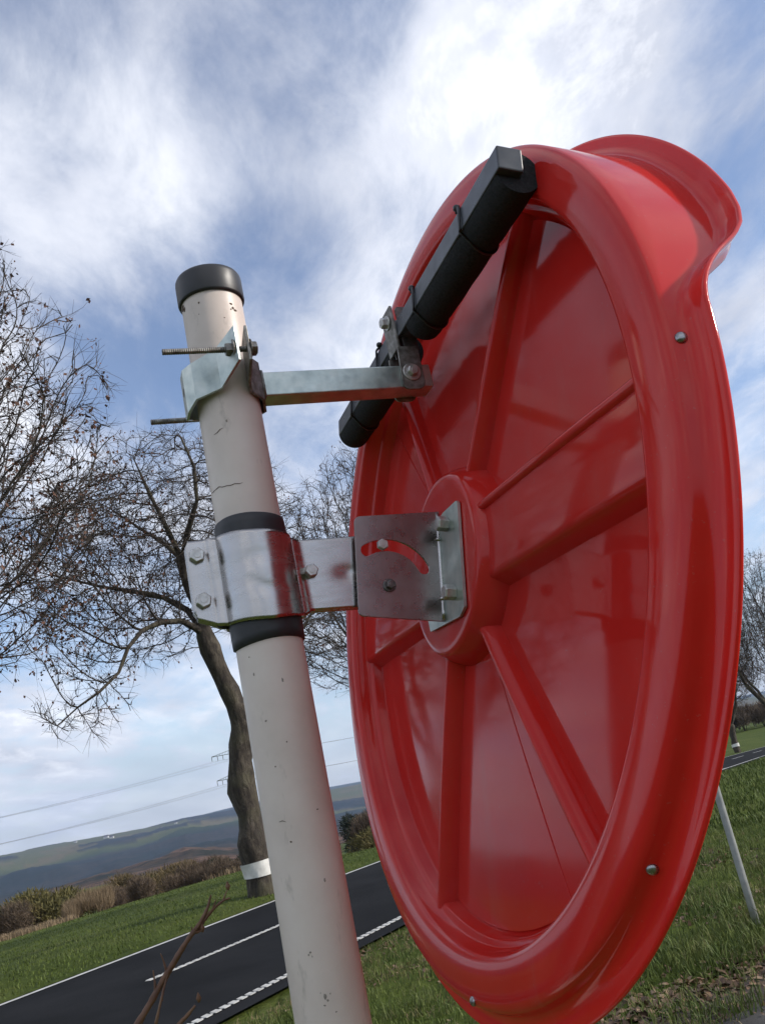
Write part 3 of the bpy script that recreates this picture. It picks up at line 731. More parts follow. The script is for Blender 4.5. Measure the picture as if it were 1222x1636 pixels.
# fork holding the padded bar
for s_ in (1, -1):
    o_ = rounded([(.174, .357), (.199, .357), (.1995, .4055), (.1775, .4055)], [.009, .009, .0, .0], 5)
    g = G(); g.add(*prism(o_, (P3(0, .0145*s_, 0), Ha, Uz, -Eb), .0026)); g.make('fork_plate', M['galv_worn'], sb, bevel=.0004)
    o_ = rounded([(.186, .4050), (.2005, .4050), (.2015, .452), (.1850, .452)], [0, .0, .0, .004], 5)
    g = G(); g.add(*prism(o_, (P3(0, .0132*s_, 0), Ha, Uz, -Eb), .0024)); g.make('fork_plate', M['darkbolt'], sb, bevel=.0004)  # upper cheeks in darker steel: shade under the padded bar put into the colour
g = G(); g.add(*box(P3(.1805, 0, .430), (Ha, Eb, Uz), (.0014, .0140, .024))); g.make('fork_web', M['galv_worn'], sb, bevel=.0005)
bolt(P3(.1865, .0160, .3755), Eb, r=.0058, h=.0052, washer=.0095, parent=sb, rot=.2)
bolt(P3(.1790, .0015, .4405), -Ha, r=.0060, h=.0065, washer=.0078, parent=sb, rot=.25)

# ---- padded bar across the back of the mirror
pb = empty('padded_bar', tuple(M3(0, .68, .05)), label='black square bar wrapped in foam across upper back of mirror', cat='bar')
g = G(); g.add(*box(M3(.034, .658, .068), (me_, mg, mn), (.668*RM, .0108, .0108))); g.make('square_bar', M['blackbar'], pb, bevel=.0012, segs=2)
def foam(x0, x1):
    cy, cz_, r = .644, .043, .0198/RM; V = []; NSx = 44
    # C-shaped section: open towards the bar
    a_open = math.atan2(.035, .022)           # in (y,z)
    outer = [(cy+r*math.cos(a), cz_+r*math.sin(a)) for a in np.linspace(a_open+.62, a_open+2*math.pi-.62, 36)]
    by, bz, h = .658, .068, .0111/RM
    inner = [(by-h*.6, bz-h), (by+h, bz-h)] 
    inner = [(by+h, bz-h), (by-h, bz-h), (by-h, bz+h*.4)]
    sec = outer+inner[:0]+[(by+h*1.0, bz-h*1.02), (by-h*1.02, bz-h*1.02), (by-h*1.02, bz+h*.3)][::1]
    n_ = len(sec)
    for i in range(NSx):
        x = x0+(x1-x0)*i/(NSx-1); k = 1.
        if i in (0, NSx-1): k = .97
        for xt in (.48, .155, -.14, -.48): k *= 1-.07*math.exp(-((x-xt)/.018)**2)
        for (y, z) in sec:
            wob = 1+.01*math.sin(x*55+y*30)
            V.append(M3(x, cy+(y-cy)*k*wob, cz_+(z-cz_)*k*wob))
    F = [(i*n_+j, (i+1)*n_+j, (i+1)*n_+(j+1) % n_, i*n_+(j+1) % n_) for i in range(NSx-1) for j in range(n_)]
    F += [tuple(range(n_)), tuple((NSx-1)*n_+j for j in range(n_))[::-1]]
    g = G(); g.add(V, F); return g.make('foam_sleeve', M['foam'], pb, smooth=True, autosm=50)
foam(.085, .682); foam(-.640, -.055)
def ziptie(x, tilt=.0, knot=True):
    cy, cz_ = .656, .062
    pts = [(.644+.0505*math.cos(t), .043+.0505*math.sin(t)) for t in np.linspace(0, 2*math.pi, 60)]+[(.658+i*.0305, .068+j*.0305) for i in (-1, 1) for j in (-1, 1)]
    loop = []
    for t in np.linspace(0, 2*math.pi, 72, endpoint=False):
        c_, s_ = math.cos(t), math.sin(t); y, z = max(pts, key=lambda p: p[0]*c_+p[1]*s_)
        loop.append((y+.002*c_, z+.002*s_, t))
    loop = [M3(x+tilt*math.sin(t), y, z) for y, z, t in loop]
    ded = [loop[0]]
    for p in loop[1:]:
        if np.linalg.norm(p-ded[-1]) > .0008: ded.append(p)
    loop = ded
    g = G(); g.add(*tube(loop, .0013, 6, closed=True)); z_ = g.make('zip_tie', M['tie'], pb, smooth=True)
    if knot:
        k = M3(x, cy+.040, cz_+.034); g = G(); g.add(*tube([M3(x, cy+.030, cz_+.036), k, M3(x+.006, cy+.047, cz_+.036)], [.001, .0012, .001], 6))
        g.add(*lathe(M3(x+.003, cy+.041, cz_+.035)-mg*.002, mg, [(.002, 0), (.0032, .001), (.0032, .004), (.002, .005)], 8)); g.make('tie_knot', M['tie'], z_, smooth=True)
ziptie(.48, .02); ziptie(.155, .02); ziptie(-.14, -.02); ziptie(-.48, .03, False)

# ---- bramble cane in front, left of the post
cane = empty('bramble_cane', (-.33, .73, gz(-.33, .73)), label='bare brown thorny shoot rising left of the cream post', cat='plant')
def from_px(u, v, D):
    a = (u-611)*DX+(v-818)*DY; b = (u-611)*DY-(v-818)*DX
    x, y, z = a, FPX*cp-b*sp, FPX*sp+b*cp; h = math.hypot(x, y); return np.array([x/h*D, y/h*D, z/h*D])
def smoothpath(p, k=6):
    p = np.array(p, float); tt = np.linspace(0, len(p)-1, (len(p)-1)*k+1)
    out = []
    for x in tt:
        i = min(int(x), len(p)-2); f = x-i; p0 = p[max(i-1, 0)]; p1 = p[i]; p2 = p[i+1]; p3 = p[min(i+2, len(p)-1)]
        out.append(.5*((2*p1)+(-p0+p2)*f+(2*p0-5*p1+4*p2-p3)*f*f+(-p0+3*p1-3*p2+p3)*f**3))
    return np.array(out)
def kn(n, a, b, w_=.07): return np.linspace(a, b, n)*(1+w_*np.sin(np.arange(n)*2.3)+w_*np.sin(np.arange(n)*.9))
def cpx(pts, D=.8): return [tuple(from_px(200+u/4.364, 1400+v/4.364, D+d)) for u, v, d in pts]
main = [(-.33, .73, gz(-.33, .73)), (-.335, .735, -1.5), (-.32, .74, -.9), (-.325, .745, -.55)]+cpx([(-120, 1420, 0), (-10, 1210, 0), (90, 1030, 0), (180, 880, 0), (240, 770, 0), (310, 650, 0), (370, 550, 0), (440, 440, 0), (490, 370, 0)])
q = smoothpath(main, 5); g = G(); g.add(*tube(q, kn(len(q), .0036, .0019), 8)); g.make('stem', M['cane'], cane, smooth=True)
for pl_, r0 in (([(490, 375, 0), (520, 330, 0), (560, 255, .002), (580, 205, .002), (590, 165, .003), (600, 130, .003)], .0023), ([(495, 385, .002), (540, 325, .002), (580, 270, .002), (630, 215, .0), (680, 172, 0), (712, 158, 0), (733, 152, 0)], .0021),
                ([(680, 172, 0), (692, 148, 0), (704, 115, 0), (716, 85, 0)], .0010), ([(610, 240, 0), (622, 200, 0), (636, 160, 0)], .0012), ([(485, 385, 0), (510, 388, 0), (542, 372, 0)], .0019),
                ([(215, 1030, -.01), (232, 950, -.01), (255, 850, -.008), (285, 730, -.004), (312, 648, 0)], .0016), ([(212, 800, 0), (208, 740, 0), (196, 655, 0)], .0015), ([(290, 668, 0), (272, 600, 0), (248, 538, 0)], .0013),
                ([(330, 1130, -.02), (380, 1030, -.02), (430, 975, -.02), (490, 900, -.02)], .0030), ([(478, 400, 0), (468, 372, 0), (462, 352, 0)], .0013), ([(430, 450, .002), (400, 520, .004), (352, 605, .004), (300, 700, .003), (262, 790, 0), (262, 870, 0)], .0018)):
    q = smoothpath(cpx(pl_), 4); g = G(); g.add(*tube(q, kn(len(q), r0*.85, r0*.3, .10), 7)); g.make('side_shoot', M['cane'], cane, smooth=True)
for u, v, d in ((718, 80, 0), (540, 372, 0), (515, 860, -.02)):
    c = np.array(cpx([(u, v, d)])[0]); g = G(); g.add(*tube([c-Uz*.002, c+Uz*.001, c+Uz*.005], [.0008, .0022, .0004], 6)); g.make('bud', M['cane'], cane, smooth=True)

# ---- small grey post on the right
gx, gy = 2.52, 8.83
pz = gz(gx, gy); sg = empty('marker_post', (gx, gy, pz), label='thin grey metal post standing in the grass right of the mirror', cat='post')
g = G(); g.add(*lathe((gx, gy, 0), Uz, [(.034, pz-.3), (.034, pz+.4), (.034, pz+1.55)], 20, capb=False)); g.make('tube', M['post'], sg, smooth=True)
g = G(); g.add(*lathe((gx, gy, 0), Uz, [(.036, pz+1.52), (.037, pz+1.56), (.03, pz+1.58), (.002, pz+1.59)], 20)); g.make('cap', M['cap'], sg, smooth=True)

# ---------------------------------------------------------------- trees
def colonize(skel, crown, n_attr, step, infl, kill, seed, iters=160, inert=.55):
    """space colonisation; skel: list of (point, parent); crown(p)->bool sampler"""
    r = np.random.default_rng(seed)
    pts = [np.array(p, float) for p, _ in skel]; par = [q for _, q in skel]; dirs = [np.zeros(3)]*len(pts)
    at = crown(r, n_attr); alive = np.ones(len(at), bool)
    near = np.full(len(at), -1); nd = np.full(len(at), 1e9)
    P = np.array(pts); seen = set(); nk = {}; ndir = []
    for i0 in range(0, len(P), 200):
        D = np.linalg.norm(at[:, None]-P[None, i0:i0+200], axis=2); k = D.argmin(1); dm = D[np.arange(len(at)), k]; u = dm < nd; nd[u] = dm[u]; near[u] = k[u]+i0
    for it in range(iters):
        alive &= nd > kill
        act = np.where(alive & (nd < infl))[0]
        if len(act) == 0: break
        Pn = np.array(pts); d = at[act]-Pn[near[act]]; d /= np.linalg.norm(d, axis=1)[:, None]
        acc = {}
        for i, v in zip(near[act], d):
            if i in acc: acc[i] = acc[i]+v
            else: acc[i] = v
        new = []
        for i, v in acc.items():
            pd = pts[i]-pts[par[i]] if par[i] >= 0 else np.array([0, 0, 1.]); pd = pd/(np.linalg.norm(pd)+1e-9)
            v = v/(np.linalg.norm(v)+1e-9)+inert*pd+r.normal(0, .10, 3); v += np.array([0, 0, .04]); v /= np.linalg.norm(v)+1e-9
            q = pts[i]+v*step; key = (round(q[0]/.07), round(q[1]/.07), round(q[2]/.07))
            if key in seen or nk.get(int(i), 0) >= 3: alive[act[near[act] == i]] = False; continue
            seen.add(key); nk[int(i)] = nk.get(int(i), 0)+1
            new.append(q); par.append(int(i)); ndir.append(v)
        if not new: continue
        base = len(pts); pts += new; Nn = np.array(new)
        A = np.where(alive)[0]
        for c0 in range(0, len(Nn), 300):
            D = np.linalg.norm(at[A][:, None]-Nn[None, c0:c0+300], axis=2); k = D.argmin(1); dm = D[np.arange(len(A)), k]; u = dm < nd[A]
            nd[A[u]] = dm[u]; near[A[u]] = k[u]+c0+base
        if len(pts) > 16000: break
    return np.array(pts), np.array(par)
def lump(V):
    q_ = vnoise(V[:, 0]*2.2+V[:, 1]*1.7, V[:, 2]*1.3+V[:, 1], 1.0, 3, 4.)-.5; q2 = vnoise(V[:, 0]*7, V[:, 2]*4+V[:, 1]*6, 1.0, 2, 2.)-.5
    return (1+.42*q_+.22*q2)[:, None]
def tree_geo(skel, trunk_r, crown, n_attr, seed, step=.22, infl=3.0, kill=.42, twig_len=.58, tip_r=.0065, leaf_n=900, leaf_size=.05, twigs_per=2.2, band_z=None, leafbias=None, expo=2.35):
    P, par = colonize(skel, crown, n_attr, step, infl, kill, seed)
    n = len(P); kids = [[] for _ in range(n)]
    for i in range(1, n): kids[par[i]].append(i)
    rr = np.zeros(n)
    for i in range(n-1, -1, -1):
        rr[i] = tip_r if not kids[i] else (sum(rr[k]**expo for k in kids[i]))**(1/expo)
    sc = trunk_r/rr[0] if rr[0] > 0 else 1
    tt_ = np.clip(np.log(rr/tip_r)/math.log(rr[0]/tip_r), 0, 1); rr = tip_r*(trunk_r/tip_r)**(tt_**1.5)
    rr = np.where(np.arange(n) > 0, rr, trunk_r*1.2)
    r = np.random.default_rng(seed+5)
    big, small = [], []
    # chains
    visited = []; stack = [(0, None)]
    chains = []
    while stack:
        i, pp = stack.pop(); ch = [i] if pp is None else [pp, i]
        while kids[i]:
            ks_ = sorted(kids[i], key=lambda k: -rr[k])
            for k in ks_[1:]: stack.append((k, i))
            i = ks_[0]; ch.append(i)
        chains.append(ch)
    gb, gs = G(), G()
    for ci, ch in enumerate(chains):
        if len(ch) < 2: continue
        pts = P[ch].copy(); rad_ = rr[ch].copy()
        if ci > 0: rad_[0] = min(rad_[0], rad_[1]*1.15)
        if rad_.max() > .03:
            # lumpy, gnarly
            rad_ = rad_*(1+.10*np.sin(np.arange(len(ch))*1.9+ci)+.06*r.normal(size=len(ch)))
            nsd = 18 if rad_.max() > .1 else 7
            TVv, TFf = tube(pts, rad_, nsd, caps=True)
            if nsd == 18:
                cen = np.repeat(pts, nsd, 0); dv = TVv-cen; TVv = cen+dv*lump(TVv)
            gb.add(TVv, TFf)
        else: gs.add(*tube(pts, rad_, 4, caps=False))
    # fine twigs
    thin = [i for i in range(1, n) if rr[i] < .03]
    TV = []; TF = []; tips = []; c0 = 0
    for i in thin:
        d0 = unit(P[i]-P[par[i]]+1e-9)
        for _ in range(r.poisson(twigs_per)):
            d = unit(d0*.9+r.normal(0, .42, 3)+np.array([0, 0, .10])); L = twig_len*r.uniform(.35, 1.2); p = P[i]+(P[par[i]]-P[i])*r.random()
            pp = [p]; dv = d
            for k in range(3): dv = unit(dv+r.normal(0, .18, 3)+np.array([0, 0, .01])); pp.append(pp[-1]+dv*L/3)
            pp = np.array(pp); u, w_ = perp(dv); rd = np.array([.0040, .0032, .0024, .0013])*(tip_r/.0065)
            for k in range(4):
                TV += [pp[k]+u*rd[k], pp[k]-u*rd[k]*.5+w_*rd[k]*.87, pp[k]-u*rd[k]*.5-w_*rd[k]*.87]
            for k in range(3):
                for j in range(3):
                    TF.append((c0+k*3+j, c0+k*3+(j+1) % 3, c0+k*3+3+(j+1) % 3, c0+k*3+3+j))
            c0 += 12; tips.append(pp[2]); tips.append(pp[3])
            if r.random() < .6:
                q = pp[1]; dv2 = unit(dv+r.normal(0, .7, 3)); e_ = q+dv2*L*.4
                TV += [q+u*.003, q-u*.002+w_*.003, q-w_*.003, e_+u*.0015, e_-u*.001+w_*.0015, e_-w_*.0015]
                for j in range(3): TF.append((c0+j, c0+(j+1) % 3, c0+3+(j+1) % 3, c0+3+j))
                c0 += 6; tips.append(e_)
    if TV: gs.add(TV, TF)
    # withered leaves / seed clusters
    gl = G(); tips = np.array(tips)
    if leafbias is not None:
        wgt = leafbias(tips); wgt = wgt/wgt.sum(); sel = r.choice(len(tips), leaf_n, p=wgt)
    else: sel = r.choice(len(tips), leaf_n)
    LV = []; LF = []; c0 = 0
    for i in sel:
        for k in range(r.integers(1, 4)):
            p = tips[i]+r.normal(0, .03, 3)+np.array([0, 0, -.03]); a = unit(r.normal(0, 1, 3)+np.array([0, 0, -1.2])); b = unit(np.cross(a, r.normal(0, 1, 3))); s = leaf_size*r.uniform(.5, 1.1)
            LV += [p, p+a*s*.5+b*s*.33, p+a*s, p+a*s*.5-b*s*.33]; LF.append((c0, c0+1, c0+2, c0+3)); c0 += 4
    gl.add(LV, LF)
    return gb, gs, gl, P, rr
def ellipsoids(lst):
    def f(r, n):
        out = []; vol = np.array([q[3]*q[4]*q[5] for q in lst]); vol = vol/vol.sum()
        for (cx, cy, cz, rx, ry, rz), k in zip(lst, vol):
            m_ = int(n*k); v = r.normal(0, 1, (m_, 3)); v /= np.linalg.norm(v, axis=1)[:, None]; v *= (r.random(m_)**(1/2.4))[:, None]
            out.append(v*[rx, ry, rz]+[cx, cy, cz])
        return np.concatenate(out)
    return f
def mktree(loc, geo, label, band=None, group=None, name='roadside_tree'):
    gb, gs, gl, P, rr = geo
    t = empty(name, loc, label=label, cat='tree', group=group)
    L = np.array(loc)
    for g_ in (gb, gs, gl): g_.v = [v+L for v in g_.v]
    tr = gb.make('trunk', M['bark'], t, smooth=True)
    cr = gs.make('twigs', M['twig'], t); tag(cr, kind='stuff')
    lf = gl.make('withered_leaves', M['deadleaf'], t); tag(lf, kind='stuff')
    if band:
        zs = np.linspace(band[0]-band[1]/2, band[0]+band[1]/2, 7); k_ = band[3]
        pz_ = np.array([[np.interp(z, P[:k_, 2], P[:k_, 0]), np.interp(z, P[:k_, 2], P[:k_, 1]), z] for z in zs]); rb_ = np.interp(zs, P[:k_, 2], rr[:k_])*1.07+.014
        VV, FF = tube(pz_, rb_, 36, caps=False); cen = np.repeat(pz_, 36, 0); VV = cen+(VV-cen)*(lump(VV)*.8+.24)
        g = G(); g.add(VV+L, FF); g.make('painted_band', M['white_paint'], t, smooth=True)
    return t
def copy_tree(t, loc, rz, label, sc=1., group=None):
    c = t.copy(); COL.objects.link(c); c.location = loc; c.rotation_euler = (0, 0, rz); c.scale = (sc, sc, sc); c['label'] = label
    if group: c['group'] = group
    for ch in [o for o in bpy.data.objects if o.parent == t]:
        d = ch.copy(); COL.objects.link(d); d.parent = c
    return c
# tree A : leaning lime tree with a low sweeping limb, behind the post
DA = 22.65
baseA = from_px(420, 1428, DA); baseA[2] = gz(baseA[0], baseA[1])
view = unit([baseA[0], baseA[1], 0])
def skeleton(chains, base, D):
    """chains of image-traced limb joints, each lifted to its own depth"""
    sk = [((0, 0, -.4), -1)]; idx = {}
    for name, parent, pts in chains:
        last = idx[parent] if parent else 0
        prevp = np.array(sk[last][0])
        for (u, v, dz) in pts:
            p = from_px(u, v, D+dz)-base
            k = max(1, int(np.linalg.norm(p-prevp)/.3))
            for j in range(1, k+1):
                q = prevp+(p-prevp)*j/k; sk.append((tuple(q), last)); last = len(sk)-1
            prevp = p
        idx[name] = last
    return sk
chA = [('t0', None, [(414, 1395, 0), (403, 1345, 0), (398, 1300, 0), (388, 1262, 0), (386, 1215, 0), (390, 1165, 0), (385, 1145, 0)]),
       ('tl', 't0', [(366, 1105, -.1), (345, 1060, -.2), (328, 1015, -.2)]),
       ('low', 'tl', [(312, 1003, -.4), (290, 992, -.8), (258, 994, -1.2), (228, 1007, -1.5), (205, 1035, -1.7), (190, 1075, -1.9), (160, 1105, -2.1), (125, 1130, -2.2), (92, 1160, -2.3)]),
       ('mid', 'tl', [(300, 975, .3), (262, 955, .7), (215, 945, 1.0), (165, 938, 1.3), (110, 925, 1.5), (65, 915, 1.6)]),
       ('tm', 'tl', [(318, 970, 0), (300, 930, .2), (292, 895, .2)]),
       ('up1', 'tm', [(265, 870, .6), (225, 845, 1.0), (180, 815, 1.4), (135, 790, 1.6)]),
       ('up2', 'tm', [(300, 850, -.6), (315, 800, -1.0), (310, 745, -1.2), (290, 700, -1.3)]),
       ('up3', 'tm', [(270, 850, -.3), (240, 790, -.4), (215, 735, -.4)]),
       ('tr', 't0', [(402, 1110, .3), (420, 1060, .5), (432, 1000, .7), (425, 930, .9), (405, 860, 1.0), (385, 800, 1.2), (365, 740, 1.3)]),
       ('tr2', 't0', [(410, 1080, 1.2), (440, 1040, 1.8), (480, 1010, 2.4), (510, 960, 2.6)])]
skA = skeleton(chA, baseA, DA)
def loc_el(u, v, rx, ry, rz, dz=0): p = from_px(u, v, DA+dz)-baseA; return (p[0], p[1], p[2], rx, ry, rz)
crA = ellipsoids([loc_el(290, 850, 2.6, 2.9, 2.9), loc_el(190, 880, 2.3, 2.5, 2.2, -.5), loc_el(150, 1010, 1.6, 1.8, 1.4, -1.2), loc_el(135, 1130, 1.2, 1.1, .75, -2), loc_el(400, 880, 1.9, 2.4, 2.7, 1),
                  loc_el(470, 1000, 1.6, 2.0, 1.6, 2.0), loc_el(110, 830, 1.0, 1.2, 1.2), loc_el(260, 1020, 1.2, 1.2, .7)])
lbA = lambda t: .15+3*np.clip((-t[:, 0]-.5)/3, 0, 1.5)*np.clip((t[:, 2]-4.5)/3, 0, 1)
geoA = tree_geo(skA, .31, crA, 9000, 11, step=.17, infl=2.6, kill=.23, tip_r=.0085, leaf_n=2600, leaf_size=.09, twigs_per=1.9, leafbias=lbA)
treeA = mktree(tuple(baseA), geoA, 'bare leaning roadside tree behind the post with a low limb sweeping left', band=(.60, .34, 0, 9), group='bare trees along the road')
# generic roadside tree, used for the tree at the left and the row further on
def generic(seed, h0=2.6, cz_=7.2, rx=3.9, rz=4.0, leaf=1600, lsz=.09, natt=2300, fork=4):
    r = random.Random(seed); sk = [((0, 0, -.4), -1)]
    p = np.array([0, 0, -.4]); last = 0
    for k in range(int(h0/.3)+1): p = p+np.array([r.uniform(-.05, .05), r.uniform(-.05, .05), .3]); sk.append((tuple(p), last)); last = len(sk)-1
    tip = last; tp = p
    for f in range(fork):
        a = f*2*math.pi/fork+r.uniform(-.5, .5); d = unit([math.cos(a), math.sin(a), r.uniform(.7, 1.5)]); q = tp.copy(); l_ = tip
        for k in range(9): d = unit(d+np.array([r.uniform(-.2, .2), r.uniform(-.2, .2), .05])); q = q+d*.3; sk.append((tuple(q), l_)); l_ = len(sk)-1
    cr = ellipsoids([(0, 0, cz_, rx, rx, rz), (rx*.35, -rx*.3, cz_-1.6, rx*.75, rx*.75, rz*.6), (-rx*.4, rx*.3, cz_-1.2, rx*.7, rx*.7, rz*.6), (0, -rx*.3, cz_+1.4, rx*.7, rx*.7, rz*.6)])
    return tree_geo(sk, .33, cr, natt, seed, step=.19, infl=3.0, kill=.27, tip_r=.0085, leaf_n=leaf, leaf_size=lsz, twigs_per=2.0)
def rowpt(s, q=14.36): p = NN*q+UN*s; return (float(p[0]), float(p[1]), gz(p[0], p[1]))
pB = rowpt(7.3)
geoB = generic(31, h0=3.2, cz_=8.7, rx=5.3, rz=4.8, leaf=9500, lsz=.085, natt=13000, fork=5)
treeB = mktree(pB, geoB, 'tree whose twigs with dark withered leaves reach in at the left edge', band=(.75, .34, 0, 6), group='bare trees along the road')
pC = rowpt(28.5)
geoC = generic(52, h0=3.0, cz_=9.3, rx=5.2, rz=5.1, leaf=4200, lsz=.09, natt=10000)
treeC = mktree(pC, geoC, 'bare round-crowned tree showing between the post and the mirror', band=(.75, .34, 0, 6), group='bare trees along the road')
copy_tree(treeC, rowpt(83.5), 2.1, 'far roadside tree with a white painted trunk band by the right bend', .80, 'bare trees along the road')
copy_tree(treeC, rowpt(72.5), 4.0, 'far roadside tree partly hidden behind the right rim of the mirror', .80, 'bare trees along the road')
ph = NN*6.3+UN*50.5
copy_tree(treeC, (ph[0], ph[1], gz(*ph)), 5.1, 'brown twiggy tree on the near verge at the right picture edge', .74, 'bare trees along the road')

# ---- shrubs and hedge trees beyond the field
def bush_mesh(name, h, w_, n, seed, mt, blade=.30, thin=.018, up=.5):
    r = np.random.default_rng(seed); k = 7
    cs = np.stack([r.normal(0, w_*.32, k), r.normal(0, w_*.32, k), h*r.uniform(.35, .78, k)], 1); rs = r.uniform(.28, .42, k)[:, None]*np.array([w_, w_, h*.8])
    i = r.integers(0, k, n); v = r.normal(0, 1, (n, 3)); v /= np.linalg.norm(v, axis=1)[:, None]; v *= (r.random(n)**.45)[:, None]
    c = cs[i]+v*rs[i]; c[:, 2] = np.abs(c[:, 2])
    d = v*.8+r.normal(0, .5, (n, 3)); d[:, 2] += up; d /= np.linalg.norm(d, axis=1)[:, None]
    s = np.cross(d, r.normal(0, 1, (n, 3))); s /= np.linalg.norm(s, axis=1)[:, None]
    L = blade*r.uniform(.5, 1.3, n)[:, None]; W = thin*r.uniform(.6, 1.4, n)[:, None]
    V = np.stack([c-s*W, c+s*W, c+d*L+s*W*.3, c+d*L-s*W*.3], 1).reshape(-1, 3)
    F = np.arange(n*4).reshape(-1, 4)
    me = bpy.data.meshes.new(name); me.from_pydata(V.tolist(), [], F.tolist()); me.materials.append(mt)
    st = G()
    for q in range(9):
        a = r.uniform(0, 6.28); tp_ = np.array([math.cos(a)*w_*.3, math.sin(a)*w_*.3, h*.75])
        st.add(*tube([np.array([math.cos(a)*.1, math.sin(a)*.1, -.3]), tp_*[.4, .4, .5], tp_], [.05, .035, .012], 5))
    sm = bpy.data.meshes.new('stems'); VV = np.concatenate(st.v); sm.from_pydata(VV.tolist(), [], st.f); sm.materials.append(M['twig'])
    return me, sm
M['b_olive'] = simple('olive_shrub_foliage', [(.075, .070, .022), (.13, .115, .036), (.17, .13, .045)], .8, (.8, .9), bmp=0)
M['b_brown'] = simple('brown_shrub_twigs', [(.060, .044, .030), (.115, .082, .054), (.15, .108, .07)], .8, (.85, .95), bmp=0)
M['b_dark'] = simple('dark_conifer_foliage', [(.012, .020, .012), (.024, .034, .018)], .8, (.85, .95), bmp=0)
M['b_reed'] = simple('dry_reed', [(.17, .12, .07), (.27, .20, .12)], .8, (.85, .95), bmp=0)
M['b_yellow'] = simple('yellowing_shrub_foliage', [(.085, .066, .028), (.14, .10, .042)], .8, (.85, .95), bmp=0)
B = {'olive': bush_mesh('foliage', 3.2, 4.2, 9000, 1, M['b_olive'], .32, .045), 'brown': bush_mesh('foliage', 3.6, 3.6, 7500, 2, M['b_brown'], .5, .022, .9),
     'dark': bush_mesh('foliage', 5.0, 3.0, 7000, 3, M['b_dark'], .4, .05, .3), 'reed': bush_mesh('foliage', 2.0, 2.6, 5000, 4, M['b_reed'], .9, .014, 2.2),
     'yellow': bush_mesh('foliage', 3.8, 4.0, 8000, 5, M['b_yellow'], .35, .04, .8), 'brown2': bush_mesh('foliage', 4.4, 3.8, 8000, 8, M['b_brown'], .55, .024, 1.1)}
def polar(az_, d): return math.sin(R_(az_))*d, math.cos(R_(az_))*d
def shrub(kind, az_, d, sc, label, rz=0, group='shrubs and bushes beyond the field', name='shrub', cat='shrub', sz=None):
    x, y = polar(az_, d); z = gz(x, y); t = empty(name, (x, y, z), label=label, cat=cat, group=group)
    for nm, me in zip(('foliage', 'stems'), B[kind]):
        o = bpy.data.objects.new(nm, me); COL.objects.link(o); o.parent = t
    t.rotation_euler = (0, 0, rz); t.scale = (sc, sc, sz or sc); return t
SH = [('olive', -23.9, 74, 1.15, 'broad olive green bush left of the pale reeds beyond the field'), ('brown', -25.6, 72, .75, 'low brown bush at the far left edge beyond the field'),
      ('brown2', -27.3, 84, .7, 'twiggy brown bush at the left picture edge behind the lower one'), ('olive', -25.2, 86, .8, 'half hidden dull green bush behind the broad olive bush'),
      ('brown', -20.2, 78, .62, 'grey brown thicket just right of the pale reeds'), ('yellow', -18.9, 92, 1.0, 'yellowing bush in the hedge, leftmost of the yellow ones'),
      ('brown2', -18.0, 74, .58, 'dark brown bush at the hedge foot under the yellow bushes'), ('yellow', -16.9, 95, 1.05, 'taller yellowing bush in the middle of the hedge'),
      ('brown', -16.0, 78, .7, 'brown bush in the hedge right of the yellow bushes'), ('brown2', -15.0, 96, .85, 'loose brown bush standing against the brown wooded hill'),
      ('dark', -13.5, 96, .72, 'dark evergreen just left of the leaning tree trunk'), ('dark', -12.5, 102, .85, 'taller dark evergreen right behind the leaning tree trunk'), ('brown', -14.3, 76, .62, 'small brown bush at the field edge near the dark evergreens'),
      ('brown2', -5.9, 74, .95, 'brown bush between the post and the mirror beyond the road'), ('olive', -4.4, 72, .86, 'green bush close to the left rim of the mirror beyond the road'), ('dark', -5.0, 96, 1.05, 'dark tall shrub behind the bushes between post and mirror'),
      ('brown', -8.2, 84, .9, 'brown bush mostly hidden behind the cream post')]
for i, (k, a, d, sc, lab) in enumerate(SH): shrub(k, a, d, sc, lab, rz=i*1.3)
shrub('reed', -22.3, 66, .55, 'clump of pale dry reeds right of the olive bush', 0, 'reed clumps', 'reed_clump', 'reeds')
shrub('reed', -21.3, 67, .72, 'taller clump of pale dry reeds touching the brown thicket', 1, 'reed clumps', 'reed_clump', 'reeds')
# dry grass strip along the field edge
def blades(name, pts, h, wd, mt, lean=.5, seed=0, kind='stuff'):
    r = np.random.default_rng(seed); n = len(pts); a = r.uniform(0, 6.283, n); hh = h*r.uniform(.45, 1.25, n); ww = wd*r.uniform(.6, 1.3, n)
    s = np.stack([np.cos(a), np.sin(a), np.zeros(n)], 1); la = r.uniform(0, 6.283, n); ln = lean*r.uniform(.1, 1.1, n)*hh
    l_ = np.stack([np.cos(la)*ln, np.sin(la)*ln, np.zeros(n)], 1); up_ = np.array([0, 0, 1.])
    b = pts; m1 = b+up_*hh[:, None]*.6+l_*.35; t_ = b+up_*(hh*(1-.25*ln/hh))[:, None]+l_
    V = np.stack([b-s*ww[:, None], b+s*ww[:, None], m1+s*ww[:, None]*.7, m1-s*ww[:, None]*.7, t_], 1).reshape(-1, 3)
    i5 = np.arange(n)[:, None]*5
    F = (i5+np.array([[0, 1, 2, 3]])).tolist()+(i5+np.array([[3, 2, 4]])).tolist()
    me = bpy.data.meshes.new(name); me.from_pydata(V.tolist(), [], F); me.materials.append(mt)
    o = bpy.data.objects.new(name, me); COL.objects.link(o); tag(o, kind=kind); return o
